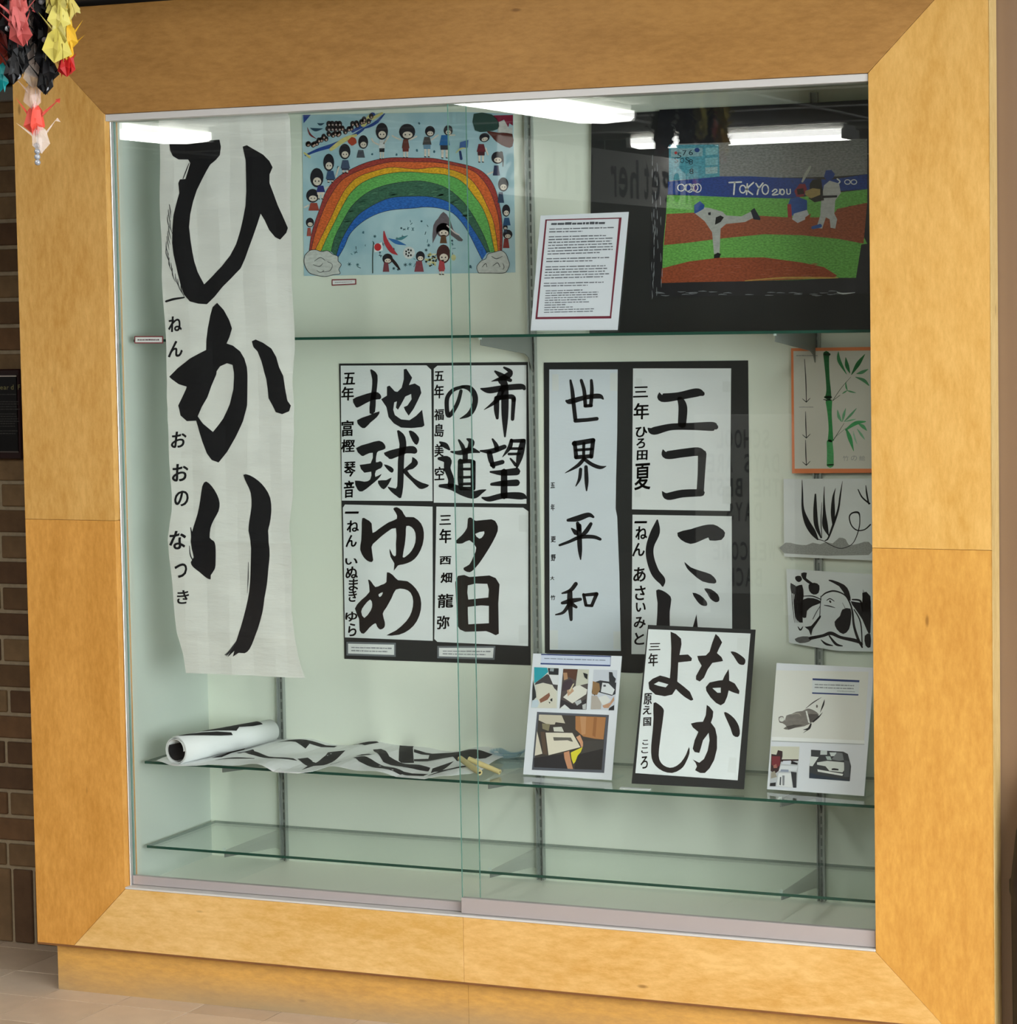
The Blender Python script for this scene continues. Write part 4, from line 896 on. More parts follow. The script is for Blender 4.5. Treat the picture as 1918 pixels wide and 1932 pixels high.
for i in range(26):
    t = i/25; x = 90+t*530+rg.uniform(-12, 12); y = 385-t*235+rg.uniform(-22, 22); a.ell('#2a2429', x, y, 20, 24, 'K4', .0002, 10); a.ell('#c5a597', x+3, y+9, 8, 9, 'K4', .0003, 8)
for i in range(8): a.ell('#2a2429', 270+30*(i % 4)+rg.uniform(-6, 6), 195+40*(i//4), 22, 26, 'K4', .0002, 10); a.ell('#b7a29e', 274+30*(i % 4), 204+40*(i//4), 9, 9, 'K4', .0003, 8)
a.stroke('#29495f', [(115,230,3),(160,245,28),(220,235,3)], k='K4'); a.stroke('#29495f', [(175,190,4),(200,200,20),(232,190,4)], k='K4'); a.stroke('#7a2a30', [(90,225,3),(115,285,16),(165,320,3)], k='K4')
a.ell('#b5482f', 470, 342, 38, 36, 'K4', .0002, 14, 0, .15, rg)
a.poly('#8c1f3e', [(1650,125),(1820,120),(1820,210),(1790,190),(1780,225),(1745,160),(1700,180)], k='K4'); a.poly('#cfcfcb', [(1700,180),(1745,165),(1790,235),(1815,215),(1815,280),(1690,265)], k='K4')
a.poly('#2f4c46', [(1490,110),(1640,115),(1700,185),(1690,240),(1600,260),(1500,250)], k='K4', sm=2); a.poly('#5d2d27', [(1600,255),(1700,270),(1815,280),(1815,385),(1760,390),(1680,345),(1640,300)], k='K4', sm=2)
a.poly('#4a6ba8', [(1375,350),(1445,330),(1440,395),(1370,400)], k='K4'); a.stroke('#d4cf8c', [(1340,440,6),(1380,405,14),(1420,400,8)], k='K4', off=.0001); a.stroke('#2f3f6f', [(1375,430,20),(1385,490,22)], k='K4')
a.poly('#e8ecec', [(650,1215),(720,1190),(725,1260),(655,1275)], k='K4'); a.ell('#c23438', 683, 1232, 30, 32, 'K4', .0001); a.stroke('#2c3a30', [(648,1190,6),(640,1300,8),(640,1450,8)], k='K4')
a.stroke('#b23a42', [(735,1100,10),(750,1180,36),(800,1260,40),(850,1298,4)], k='K4'); a.stroke('#356fae', [(775,1160,6),(840,1190,34),(920,1215,4)], k='K4'); a.stroke('#4d8790', [(835,1165,4),(880,1160,24),(935,1135,4)], k='K4')
a.ell('#d9dcdc', 945, 1280, 50, 52, 'K4'); 
for i in range(7): t = i*.9; a.ell('#2a2a2e', 945+26*math.cos(t)*(i > 0), 1280+26*math.sin(t)*(i > 0), 9, 10, 'K4', .0001, 6)
for i in range(40): a.ell(rg.choice(['#2b2c28', '#d5cf8b', '#e6e0b8']), 1130+rg.uniform(-42, 42), 1340+rg.uniform(-55, 50), rg.uniform(5, 11), rg.uniform(5, 11), 'K4', .0001*rg.randrange(3), 7)
a.poly('#6b6268', [(1235,935),(1290,1000),(1320,1090),(1400,1170),(1360,1180),(1270,1110),(1195,1100),(1145,1200),(1150,1050),(1190,990)], k='K4', sm=2, off=-.0001)
a.stroke('#2b1e1e', [(770,1300,20),(830,1370,26),(868,1420,10)], k='K4'); a.stroke('#dcc', [(1265,1050,10),(1330,1110,12),(1370,1130,8)], k='K4'); a.ell('#d7d29a', 1320, 1320, 20, 26, 'K4')
a.stroke('#2a2327', [(1720,440,30),(1735,500,14),(1735,555,5)], k='K4')
a.build('painted_detail', m_ink, rw, off=.0011+LAY*6)
a = Art(S_b0)
for i in range(70):
    x = rg.uniform(430, 1500); y = rg.uniform(950, 1440)
    if y < 950+abs(x-950)*.6: continue
    c_ = rg.choice(['#3f6b78', '#35545f', '#4a7c84']); q = rg.uniform(6, 15); an = rg.uniform(0, 3)
    for k_ in range(rg.choice([1, 2, 3])):
        t = an+k_*1.05; a.stroke(c_, [(x-q*math.cos(t), y-q*math.sin(t), 5), (x+q*math.cos(t), y+q*math.sin(t), 5)], k='K4', n=1)
for x, y in ((635,450),(680,180),(1030,190),(1155,430),(1010,420),(840,455),(350,560),(560,1110),(1460,1395)): a.ell('#466f7e', x, y, 10, 11, 'K4', 0, 7, 0, .3, rg)
a.build('star_marks', m_ink, rw, off=.0011+LAY*3)

def cap_card(label, c, surf=S_b0, group=None):
    mid = ((c[0][0]+c[1][0])/2, c[0][1]); p = surf.pt(*surf.ab(*mid))
    o = sheet('caption_label', surf, c, mat('caption_rim', '#8d4247', .6), None, th=.0012)
    tag(o, label, 'label', group)
    tl, tr, br, bl = c
    inner = [(tl[0]+2, tl[1]+2.2), (tr[0]-2, tr[1]+2.2), (br[0]-2, br[1]-2.2), (bl[0]+2, bl[1]-2.2)]
    f = sheet('card_face', surf, inner, m_white, o, off=.0010, th=.0006)
    a = Art(surf); tl, tr, br, bl = inner
    a.lines('#6f5258', ((tl[0]+4, tl[1]+3), (tr[0]-4, tr[1]+3), (bl[0]+4, bl[1]-3), (br[0]-4, br[1]-3)), 1, lens=[.97], th=.8)
    a.build('printed_text', m_print, f, off=.0018); return o
cap_card('small caption label under the rainbow drawing', [(626,527),(672,526),(672,537),(626,539)])

# ------------------------------------------------------------------ black sheet and baseball drawing, upper right
bk = sheet('black_paper', wall_surf(DEEP-.0172), [(1116,217),(1655,187),(1655,624),(1112,626)], m_black, None, th=.0012); tag(bk, 'large sheet of black card behind the baseball drawing', 'card')
S_b2 = wall_surf(DEEP-.0190)
bb = thing('baseball_drawing', 'crayon drawing of a baseball game with thick black border', 'drawing', (1.45, DEEP, 1.43))
sheet('paper', S_b2, [(745,218),(1900,165),(1865,900),(1855,1195),(690,1215),(705,700),(718,430)], mat('black_crayon', '#191a22', .55, noise=.35, nscale=25, dark='#0c0c12'), bb, k='K5', th=.0008)
def bbp(nm, items, L=1, mm=None):
    a = Art(S_b2)
    for i, it in enumerate(items):
        if it[0] == 's': a.stroke(it[1], it[2], k='K5', off=.00004*i)
        else: a.poly(it[1], it[2], k='K5', sm=it[3] if len(it) > 3 else 0, off=.00004*i)
    return a.build(nm, mm or m_crayon, bb, off=.0011+LAY*L)
bbp('grey_sky', [('p', '#909292', [(800,400),(1350,385),(1850,372),(1850,560),(1650,575),(1300,580),(1065,575),(795,600)])])
bbp('green_field', [('p', '#74bb58', [(785,672),(1180,678),(1430,690),(1850,640),(1850,720),(1750,730),(1850,930),(1818,935),(1790,1112),(1690,1112),(1500,1122),(1200,1130),(900,1135),(757,1138),(765,930),(780,770)])], 1)
bbp('infield', [('p', '#a5583a', [(782,772),(930,765),(1000,800),(1250,780),(1420,790),(1660,790),(1690,745),(1850,712),(1830,930),(1700,905),(1500,885),(1300,880),(1050,905),(900,925),(768,938)])], 2)
bbp('mound', [('p', '#a5502f', [(757,1062),(900,1025),(1060,1005),(1300,1003),(1500,1030),(1620,1055),(1690,1100),(1680,1108),(1500,1120),(1200,1130),(900,1135),(752,1140)])], 3)
bbp('blue_banner', [('p', '#1d4596', [(790,600),(1070,572),(1230,572),(1400,580),(1500,582),(1650,590),(1850,560),(1850,640),(1700,650),(1500,672),(1430,690),(1100,682),(790,668)])], 2)
bbp('scoreboard', [('p', '#5aa3b6', [(795,405),(1060,402),(1065,575),(795,595)]), ('p', '#8fb6bf', [(805,425),(975,420),(975,465),(805,470)]), ('p', '#8cc3cc', [(990,420),(1055,418),(1055,455),(990,460)]), ('p', '#86bcc6', [(988,475),(1056,470),(1056,510),(990,515)]), ('p', '#a2c4c8', [(988,525),(1054,520),(1054,555),(990,560)])], 2)
a = Art(S_b2)
for ch, x, y in (('7',878,447),('6',912,445),('S',835,485),('O',865,487),('S',893,485),('8',912,495),('8',915,545),('5',850,460)): a.glyph(ch, '#20343c', x, y, 22, 28, 'K5', bold=.0)
a.ell('#b03a3a', 832, 447, 8, 8, 'K5'); a.ell('#284a8c', 945, 432, 14, 12, 'K5')
for i in range(3):
    a.stroke('#f1f3f1', [(860+i*36+18*math.cos(t), 632+18*math.sin(t), 5) for t in [q*.7 for q in range(10)]], k='K5')
for i in range(2):
    a.stroke('#f1f3f1', [(905+i*42+20*math.cos(t), 634+22*math.sin(t), 5) for t in [q*.7 for q in range(10)]], k='K5'); a.stroke('#dfe6ee', [(1745+i*34+15*math.cos(t), 602+12*math.sin(t), 5) for t in [q*.7 for q in range(10)]], k='K5')
for s_ in ([(1115,605,8),(1180,602,9)], [(1145,605,9),(1140,668,8)], [(1212,612,8),(1208,668,8)], [(1245,605,8),(1212,640,8),(1240,668,8)], [(1258,610,8),(1275,635,8)], [(1295,608,8),(1272,640,8),(1265,668,8)],
           [(1345,652,7),(1360,640,7),(1370,650,7),(1345,670,7),(1375,668,7)], [(1422,640,6),(1425,665,6),(1440,662,6),(1440,640,6)], [(1385,640,6),(1382,665,6)]): a.stroke('#f1f3f1', s_, k='K5')
for cx, cy, rx, ry in ((1188,640,16,20),(1308,642,17,25),(1398,655,11,14)): a.stroke('#f1f3f1', [(cx+rx*math.cos(t), cy+ry*math.sin(t), 7) for t in [q*.7 for q in range(10)]], k='K5')
a.stroke('#e8edf2', [(1690,585,7),(1705,600,7),(1690,615,7)], k='K5')
a.build('chalk_writing', m_ink, bb, off=.0011+LAY*3)
bbp('pitcher', [('p', '#b9bcb8', [(935,770),(970,735),(1010,740),(1080,760),(1100,780),(1180,785),(1230,760),(1250,790),(1200,815),(1100,825),(1070,850),(1065,980),(1035,985),(1025,870),(985,810)], 1), ('p', '#2453a0', [(930,770),(930,725),(960,703),(985,725),(980,745),(945,765)]),
    ('p', '#15171c', [(1045,790),(1070,780),(1088,790),(1070,815),(1040,830)]), ('p', '#1a2536', [(1230,755),(1250,740),(1282,795),(1280,805),(1245,800)]), ('p', '#15171c', [(1035,990),(1055,978),(1072,985),(1065,1005),(1035,1008)]), ('p', '#20242c', [(1003,765),(1018,762),(1018,778),(1005,778)])], 4, m_ink)
bbp('catcher', [('p', '#8f3140', [(1462,650),(1490,612),(1520,612),(1530,640),(1510,680),(1475,685)], 1), ('p', '#2c57a4', [(1440,690),(1480,680),(1530,700),(1530,760),(1480,770),(1430,790),(1430,720)], 1), ('p', '#b03a40', [(1425,720),(1445,720),(1450,790),(1428,790)]), ('p', '#c9ccd2', [(1460,770),(1530,750),(1545,790),(1480,820),(1450,800)], 1), ('p', '#a0522f', [(1520,790),(1550,770),(1540,810),(1520,812)]), ('p', '#2a1a1c', [(1475,640),(1510,635),(1515,665),(1480,670)])], 4, m_ink)
bbp('umpire', [('p', '#1e2320', [(1560,590),(1605,585),(1620,700),(1570,710),(1540,690),(1545,610)]), ('p', '#b09a62', [(1520,650),(1560,635),(1600,640),(1600,670),(1550,690),(1520,670)])], 4, m_ink)
bbp('batter', [('p', '#c6c9c8', [(1620,620),(1650,595),(1700,610),(1710,660),(1680,700),(1675,770),(1690,800),(1680,850),(1655,845),(1650,800),(1630,790),(1610,850),(1580,845),(1600,780),(1605,700)], 1), ('p', '#24499a', [(1620,575),(1630,540),(1660,538),(1678,560),(1670,580),(1640,600)]), ('p', '#23262c', [(1610,675),(1690,672),(1690,684),(1610,688)]), ('s', '#3a63ac', [(1560,845,16),(1600,835,20)]), ('s', '#b9bcb6', [(1505,600,10),(1525,560,16),(1548,520,10)])], 4, m_ink)
a = Art(S_b2); rg = random.Random(12)
for i in range(60):   # white wax flecks along the black border
    if i < 34: x = 712+rg.uniform(-8, 22)+(30 if rg.random() < .2 else 0); y = rg.uniform(430, 1205); s_ = [(x, y, 1.5), (x+rg.uniform(-3, 3), y+rg.uniform(10, 40), 4), (x, y+46, 1)]
    else: x = rg.uniform(700, 1700); y = 1205+rg.uniform(-22, 4); s_ = [(x, y, 1.5), (x+rg.uniform(10, 30), y+rg.uniform(-4, 4), 4), (x+45, y, 1)]
    a.stroke('#8f9398', s_, k='K5', n=2)
for i in range(26): x = rg.uniform(1090, 1800); y = rg.uniform(400, 560); a.stroke('#9d9f9e', [(x, y, 1), (x+rg.uniform(20, 60), y+rg.uniform(-4, 4), 4), (x+80, y, 1)], k='K5', n=2)
for i in range(26): x = rg.uniform(860, 1620); y = rg.uniform(1030, 1110); a.stroke('#b4634a', [(x, y, 1), (x+rg.uniform(10, 30), y+rg.uniform(-4, 4), 4), (x+40, y, 1)], k='K5', n=2)
a.stroke('#d7d9da', [(1690,1188,4),(1720,1196,8),(1785,1190,2)], k='K5')
a.stroke('#c9a052', [(1200,1128,4),(1400,1112,9),(1600,1112,10),(1695,1112,4)], k='K5')
a.build('wax_flecks', m_ink, bb, off=.0011+LAY*5)
cap_card('small caption label under the baseball drawing', [(1223,575),(1276,575),(1276,586),(1223,587)], wall_surf(DEEP-.0060))
cap_card('small pinkish caption label on the top shelf edge left of the hanging scroll', [(254,634),(308,634),(308,648),(254,648)], wall_surf(.0735))
lb = box('caption_card', 1.245, 1.315, .085, .100, ZM+.0005, ZM+.002, m_white); tag(lb, 'white caption card lying at the foot of the leaning calligraphy poster', 'label')

# ------------------------------------------------------------------ right column of paintings
S_r = wall_surf(DEEP-.0190)    # they hang in front of the right standard
bp_ = thing('bamboo_painting', 'green bamboo painting with three arrows on orange mount', 'painting', (1.66, DEEP, 1.0))
sheet('orange_mount', S_r, [(1492,657),(1672,654),(1672,892),(1494,893)], m_orange, bp_, th=.001)
ps = sheet('paper_sheet', S_r, [(182,72),(740,68),(740,786),(190,786)], mat('cream_paper', '#dedcd2', .8, noise=.04, nscale=8), bp_, off=.0008, th=.0006, k='M5')
a = Art(S_r)
for c_, s_ in (('#1f6a38', [(382,90,38),(384,140,30),(390,230,24),(396,310,28),(394,350,38)]), ('#3b9a55', [(398,380,40),(402,450,26),(408,540,24),(408,610,34)]), ('#58ad6d', [(402,625,36),(406,690,40),(406,760,42)]), ('#124726', [(370,92,12),(400,92,16)]),
               ('#164f2a', [(375,352,14),(410,352,14)]), ('#9fdcae', [(385,368,8),(412,368,8)]), ('#2f7a45', [(388,764,8),(425,762,8)]), ('#3a3f3a', [(365,366,4),(378,368,7),(385,374,4)]), ('#2f4a35', [(420,374,3),(470,300,3),(530,230,2)]), ('#3a4f40', [(420,374,3),(465,340,3)]), ('#2f4a35', [(424,615,4),(490,510,2)]), ('#5d7a66', [(430,600,2),(500,540,2)])): a.stroke(c_, s_, k='M5')
for c_, s_ in (('#3f8f58', [(455,75,3),(460,130,22),(505,212,3)]), ('#2c7a47', [(500,112,4),(508,160,24),(525,205,4)]), ('#24703d', [(616,92,3),(575,150,26),(535,215,4)]), ('#5c9f70', [(636,182,3),(600,200,20),(565,210,3)]), ('#5a9a6c', [(560,230,4),(610,250,20),(640,280,6)]),
               ('#4a9460', [(500,260,3),(503,290,10),(510,310,3)]), ('#5d9e70', [(560,325,3),(530,318,10),(510,312,3)]), ('#5d9e70', [(480,330,3),(495,320,9),(508,312,3)]), ('#77b78a', [(450,430,4),(458,470,18),(475,500,4)]), ('#77b78a', [(500,420,3),(488,460,16),(480,500,3)]), ('#6dab80', [(565,420,3),(530,460,14),(490,500,3)]), ('#88c299', [(560,485,3),(530,492,10),(495,500,3)]),
               ('#4fae6c', [(620,500,6),(560,510,24),(500,550,10)]), ('#4fae6c', [(505,550,10),(525,600,26),(548,678,3)]), ('#63b57c', [(580,515,6),(605,530,22),(628,555,3)]), ('#8cc9a0', [(570,545,4),(595,580,14),(615,608,3)]), ('#a6d4b4', [(545,560,4),(555,600,10),(568,635,3)])): a.stroke(c_, s_, k='M5')
for y0, y1 in ((120,382),(440,600),(612,765)):
    a.stroke('#23252a', [(250 if y0 < 200 else 256, y0, 3), (258, (y0+y1)/2, 6), (261, y1, 4)], k='M5'); a.stroke('#23252a', [(238,y1-20,3),(261,y1,5)], k='M5'); a.stroke('#23252a', [(284,y1-24,3),(261,y1,5)], k='M5')
a.lines('#a5a6a4', ((200,92),(340,92),(200,106),(340,106)), 1, k='M5'); a.lines('#a5a6a4', ((218,405),(310,405),(218,418),(310,418)), 1, k='M5')
for i, ch in enumerate('竹の絵'): a.glyph(ch, '#9da0a2', 500+i*50, 722, 36, 30, 'M5', bold=-.005)
a.build('painted_bamboo', m_ink, ps, off=.0016)
gp = thing('ink_painting', 'black ink painting of grass blades and a curling line', 'painting', (1.66, DEEP, .8))
sheet('paper_sheet', S_r, [(122,848),(750,845),(750,1348),(126,1320)], m_paper, gp, th=.0012, k='M5')
a = Art(S_r)
a.poly('#a3a5a2', [(135,1235),(200,1245),(260,1250),(300,1235),(345,1245),(380,1230),(420,1240),(460,1205),(500,1215),(520,1250),(580,1240),(640,1230),(640,1310),(128,1300)], k='M5', sm=2)
a.build('grey_wash', m_paint, gp, off=.0014)
a = Art(S_r)
for s_ in ([(235,855,3),(237,930,9),(240,1030,16),(265,1110,34),(300,1170,36),(330,1215,10)], [(316,942,10),(315,1040,24),(322,1130,26),(350,1205,8)], [(370,895,3),(368,960,8),(370,1050,18),(375,1130,34),(395,1190,6)], [(438,905,2),(425,960,14),(422,1050,26),(425,1125,14)],
           [(480,862,2),(468,940,9),(455,1030,12),(430,1110,14),(395,1205,10),(375,1222,6)], [(355,990,2),(350,1100,6),(355,1205,4)], [(330,1215,5),(365,1224,4),(410,1250,4),(470,1270,4),(530,1250,4),(560,1210,5),(582,1140,6),(585,1080,6),(575,1052,12),(540,1055,9),(522,1080,8),(535,1130,7),(570,1160,7),(615,1155,7),(650,1125,8)],
           [(575,912,6),(600,960,9),(645,998,10)], [(622,888,4),(628,940,10),(640,1000,8)]): a.stroke('#1b1b1c', s_, k='M5')
a.build('ink_strokes', m_ink, gp, off=.0016)
cp = thing('ink_painting', 'black and white ink painting of a cow lying down', 'painting', (1.66, DEEP, .6))
sheet('paper_sheet', S_r, [(140,1395),(750,1432),(750,1900),(450,1892),(300,1868),(155,1843)], m_paper, cp, th=.0012, k='M5')
a = Art(S_r)
for P_ in ([(165,1480),(200,1500),(235,1490),(245,1560),(230,1640),(240,1720),(200,1700),(185,1620),(190,1550),(170,1540)], [(275,1490),(310,1478),(340,1495),(335,1540),(305,1550),(280,1530)], [(230,1420),(265,1418),(260,1450),(300,1480),(290,1492),(240,1455)], [(195,1440),(225,1437),(235,1460),(215,1475),(195,1460)],
           [(225,1600),(270,1570),(330,1580),(350,1600),(300,1620),(265,1650),(260,1690),(230,1680)], [(395,1465),(420,1462),(490,1490),(520,1530),(530,1590),(500,1560),(460,1500)], [(480,1640),(530,1636),(532,1700),(520,1760),(485,1790),(445,1760),(432,1715),(465,1680)], [(530,1590),(600,1600),(600,1540),(650,1560),(650,1780),(630,1770),(600,1700),(560,1640)], [(615,1800),(650,1790),(650,1870),(620,1860)],
           [(290,1740),(250,1745),(275,1765),(290,1800),(300,1760),(348,1690),(340,1680)]): a.poly('#1b1a1b', P_, k='M5', sm=2)
a.poly('#6a6a6a', [(190,1820),(240,1803),(290,1810),(280,1835),(220,1845)], k='M5', sm=2)
for s_ in ([(355,1560,6),(380,1540,9),(430,1528,10),(490,1550,8),(520,1590,9),(540,1650,10),(550,1740,14),(575,1820,16),(600,1870,10)], [(350,1560,6),(345,1620,4),(340,1690,5),(320,1720,10)], [(385,1585,5),(405,1575,6),(430,1590,4)], [(370,1615,4),(400,1620,7),(435,1630,3)], [(240,1560,4),(300,1560,7),(350,1580,6)], [(300,1700,3),(320,1660,4),(345,1620,3)],
           [(285,1815,20),(360,1800,18),(410,1785,22),(470,1810,18),(560,1830,22),(600,1850,10)], [(350,1825,4),(380,1850,14),(420,1860,6)], [(400,1800,8),(440,1850,16),(480,1862,6)], [(540,1580,8),(590,1590,12),(600,1650,6)], [(210,1745,4),(225,1765,10),(240,1745,4)], [(550,1640,6),(590,1720,8),(600,1860,6)], [(480,1600,2),(500,1640,3)], [(404,1590,10),(408,1596,10)]): a.stroke('#1b1a1b', s_, k='M5')
for i in range(10): a.stroke('#2b2b2c', [(605+i*5, 1520+i*7, 2), (606+i*5, 1600, 4), (604+i*5, 1660, 2)], k='M5', n=2)
for i in range(7): a.stroke('#3c3c3c', [(170+i*11, 1480+i*5, 2), (176+i*10, 1600, 5), (190+i*8, 1720, 2)], k='M5', n=2)
a.build('ink_strokes', m_ink, cp, off=.0016)

# ------------------------------------------------------------------ rolled scroll lying on the middle shelf
rs = thing('rolled_scroll', 'half rolled calligraphy scroll lying unrolled along the middle shelf', 'scroll', (.4, .2, ZM))
def wav(x, y):
    if x < .12: f_ = max(0.0, min(1.0, (x-.02)/.1))
    else: f_ = 1.0
    h = (.0075+.006*math.sin(x*23+y*6)+.004*math.sin(x*41-y*11))*f_
    if y < .083: h -= (.083-y)*.1
    return max(h, .0012)
Sh = Surf((0, 0, ZM), (1, 0, 0), (0, 1, 0), wav)
SLH = [(0, [.02+.018*i for i in range(52)]), (1, [.06+.022*i for i in range(15)])]
ed = [(295,1440),(330,1447),(400,1446),(470,1450),(520,1459),(560,1461),(620,1455),(680,1462),(740,1467),(800,1472),(850,1474),(885,1471),(905,1466),(930,1450),(950,1436),(930,1420),(880,1418),(820,1416),(780,1413),(720,1408),(660,1404),(600,1403),(520,1398),(470,1396),(400,1408)]
pp = sheet('unrolled_paper', Sh, ed, m_white, rs, off=.0012, th=.0006, slices=SLH)
a = Art(Sh)
for P_ in ([(360,265),(430,245),(480,215),(540,205),(520,225),(460,240),(410,262)], [(480,240),(560,235),(570,260),(640,275),(760,285),(780,292),(700,292),(620,282),(540,270)], [(685,210),(740,197),(800,200),(975,207),(960,214),(840,212),(820,228),(770,215)], [(780,285),(830,275),(870,290),(920,260),(930,245),(1015,242),(960,280),(930,300),(860,305),(800,325),(830,305)],
           [(930,298),(995,296),(990,301),(940,302)], [(1028,190),(1065,178),(1180,215),(1110,225),(1060,210)], [(1065,268),(1095,262),(1145,282),(1100,284)], [(1050,285),(1110,290),(1200,315),(1300,340),(1430,345),(1440,320),(1545,295),(1490,330),(1640,338),(1560,348),(1400,355),(1280,350),(1160,330),(1080,310)], [(1150,240),(1190,238),(1230,280),(1330,300),(1430,318),(1420,332),(1300,322),(1200,300),(1160,265)],
           [(1265,198),(1355,200),(1345,235),(1350,290),(1290,292),(1275,285),(1280,215)], [(1350,240),(1440,245),(1530,240),(1560,240),(1735,265),(1700,285),(1560,295),(1540,278),(1420,285),(1350,282),(1350,272),(1420,270),(1425,252),(1350,250)]):
    a.poly('#1c1b1d', P_, k='M7')
for s_ in ([(500,260,3),(530,245,6),(560,235,4)], [(640,182,3),(665,190,5),(690,180,3)], [(800,185,2),(830,188,4)], [(380,282,3),(460,284,5),(570,285,2)]): a.stroke('#2a2929', s_, k='M7')
a.build_each('brush_stroke', m_ink, pp, .0021, [('M7',430,240),('M7',650,270),('M7',830,210),('M7',900,280),('M7',1100,200),('M7',1120,280),('M7',1280,310),('M7',1500,255)], SLH)
# the roll: paper wound round, open end towards the left front
A0 = Vector((.1215, .048, ZM+.0345)); A1 = Vector((.190, .392, ZM+.033)); ax = (A1-A0).normalized()
e1 = ax.cross(Vector((0, 0, 1))).normalized(); e2 = e1.cross(ax).normalized()
def rollpt(t, ang, rad): return A0+(A1-A0)*t+(e1*math.cos(ang)+e2*math.sin(ang))*rad
bm = bmesh.new(); nseg = 40; turns = 2.3; tot = int(nseg*turns); g0 = []
for i in range(tot+1):
    ang = 2*math.pi*i/nseg; rad = .0245+.0091*(i/tot)**.6
    g0.append([(bm.verts.new(rollpt(t, ang, rad*(1-.16*t))), bm.verts.new(rollpt(t, ang, (rad+.0009)*(1-.16*t)))) for t in (0, .33, .66, 1)])
for i in range(tot):
    for j in range(3):
        for q in (0, 1):
            f_ = (g0[i][j][q], g0[i+1][j][q], g0[i+1][j+1][q], g0[i][j+1][q]); bm.faces.new(f_ if q else f_[::-1])
    for j in (0, 3): bm.faces.new((g0[i][j][0], g0[i][j][1], g0[i+1][j][1], g0[i+1][j][0]))
bmesh.ops.recalc_face_normals(bm, faces=bm.faces[:])
roll = obj('paper_roll', bm, m_white, rs, smooth=True)
def rollink(spans, name='brush_character'):
    bm = bmesh.new(); cl = bm.loops.layers.float_color.new('paint')
    for pts, inner in spans:
        # pts: list of (t, ang0, ang1) across the roll
        prev = None
        for t, a0, a1 in pts:
            rad = (.0346 if not inner else .0238)*(1-.16*t)
            row = [bm.verts.new(rollpt(t, a0+(a1-a0)*k_/8, rad+(.0006 if not inner else 0))) for k_ in range(9)]
            if prev:
                for k_ in range(8):
                    f_ = bm.faces.new((prev[k_], prev[k_+1], row[k_+1], row[k_]))
                    for lp in f_.loops: lp[cl] = hexc('#1f1e20')
            prev = row
    return obj(name, bm, m_ink, roll)
for span_ in [([(.03,1.5,1.6),(.12,1.2,1.6),(.25,.9,1.35),(.38,.65,1.1),(.5,.5,.75)], False), ([(.28,1.55,1.7),(.4,1.2,1.75),(.5,.95,1.65),(.56,.8,1.8),(.62,1.15,2.0),(.75,.95,2.0),(.86,.95,1.7)], False), ([(0.0,2.6,5.2),(.3,2.5,5.3),(.8,2.6,5.2)], True)]:
    rollink([span_])
# brushes' bamboo tubes
def tube(label, p0, p1, r):
    bm = bmesh.new(); seg = 16
    p0 = Vector(p0); p1 = Vector(p1); d = (p1-p0).normalized(); a_ = d.orthogonal().normalized(); b_ = d.cross(a_)
    rings = []
    for t, rr_ in ((0, r*.6), (0, r), (.02, r), (.97, r*.97), (1, r*.95), (1, r*.45), (.8, r*.45)):
        rings.append([bm.verts.new(p0+(p1-p0)*t+(a_*math.cos(2*math.pi*i/seg)+b_*math.sin(2*math.pi*i/seg))*rr_) for i in range(seg)])
    for A_, B_ in zip(rings, rings[1:]):
        for i in range(seg): bm.faces.new((A_[i], A_[(i+1) % seg], B_[(i+1) % seg], B_[i]))
    bm.faces.new(rings[0][::-1]); bm.faces.new(rings[-1])
    o = obj('bamboo_tube', bm, mat('bamboo', '#d6c48a', .45, noise=.1, nscale=40), None, smooth=False); tag(o, label, 'tube')
    bm = bmesh.new(); add_tube(bm, p0+(p1-p0)*.90, p1-d*.0012, r*.44, r*.44, 12); obj('tube_hole', bm, mat('hole', '#1a1712', .9), o)
    return o
def shp(u, v, z):
    d = ray(u, v); t = (z-CAM.z)/d.z; return CAM+d*t
tube('pale bamboo tube ending on the paper, left of its pair', shp(868,1431,ZM+.035), shp(905,1458,ZM+.016), .0068)
tube('pale bamboo tube reaching further right over the glass shelf', shp(884,1432,ZM+.034), shp(943,1457,ZM+.0085), .0062)
# shallow clear glass dish
dc = shp(952, 1431, ZM+.002); bm = bmesh.new(); prev = None; seg = 28
for rr_, zz in ((.001, .002), (.022, .002), (.03, .005), (.043, .017), (.045, .018), (.044, .019), (.030, .008), (.021, .0045), (.001, .0045)):
    ring = [bm.verts.new((dc.x+rr_*math.cos(2*math.pi*i/seg), dc.y+.02+rr_*math.sin(2*math.pi*i/seg), ZM+zz)) for i in range(seg)]
    if prev:
        for i in range(seg): bm.faces.new((prev[i], prev[(i+1) % seg], ring[(i+1) % seg], ring[i]))
    prev = ring
bmesh.ops.recalc_face_normals(bm, faces=bm.faces[:])
dish = obj('glass_dish', bm, glass_mat('dish_glass', (.72, .84, .93, 1), 1.6), None, smooth=True); tag(dish, 'shallow bluish clear glass dish beside the bamboo tubes', 'dish')
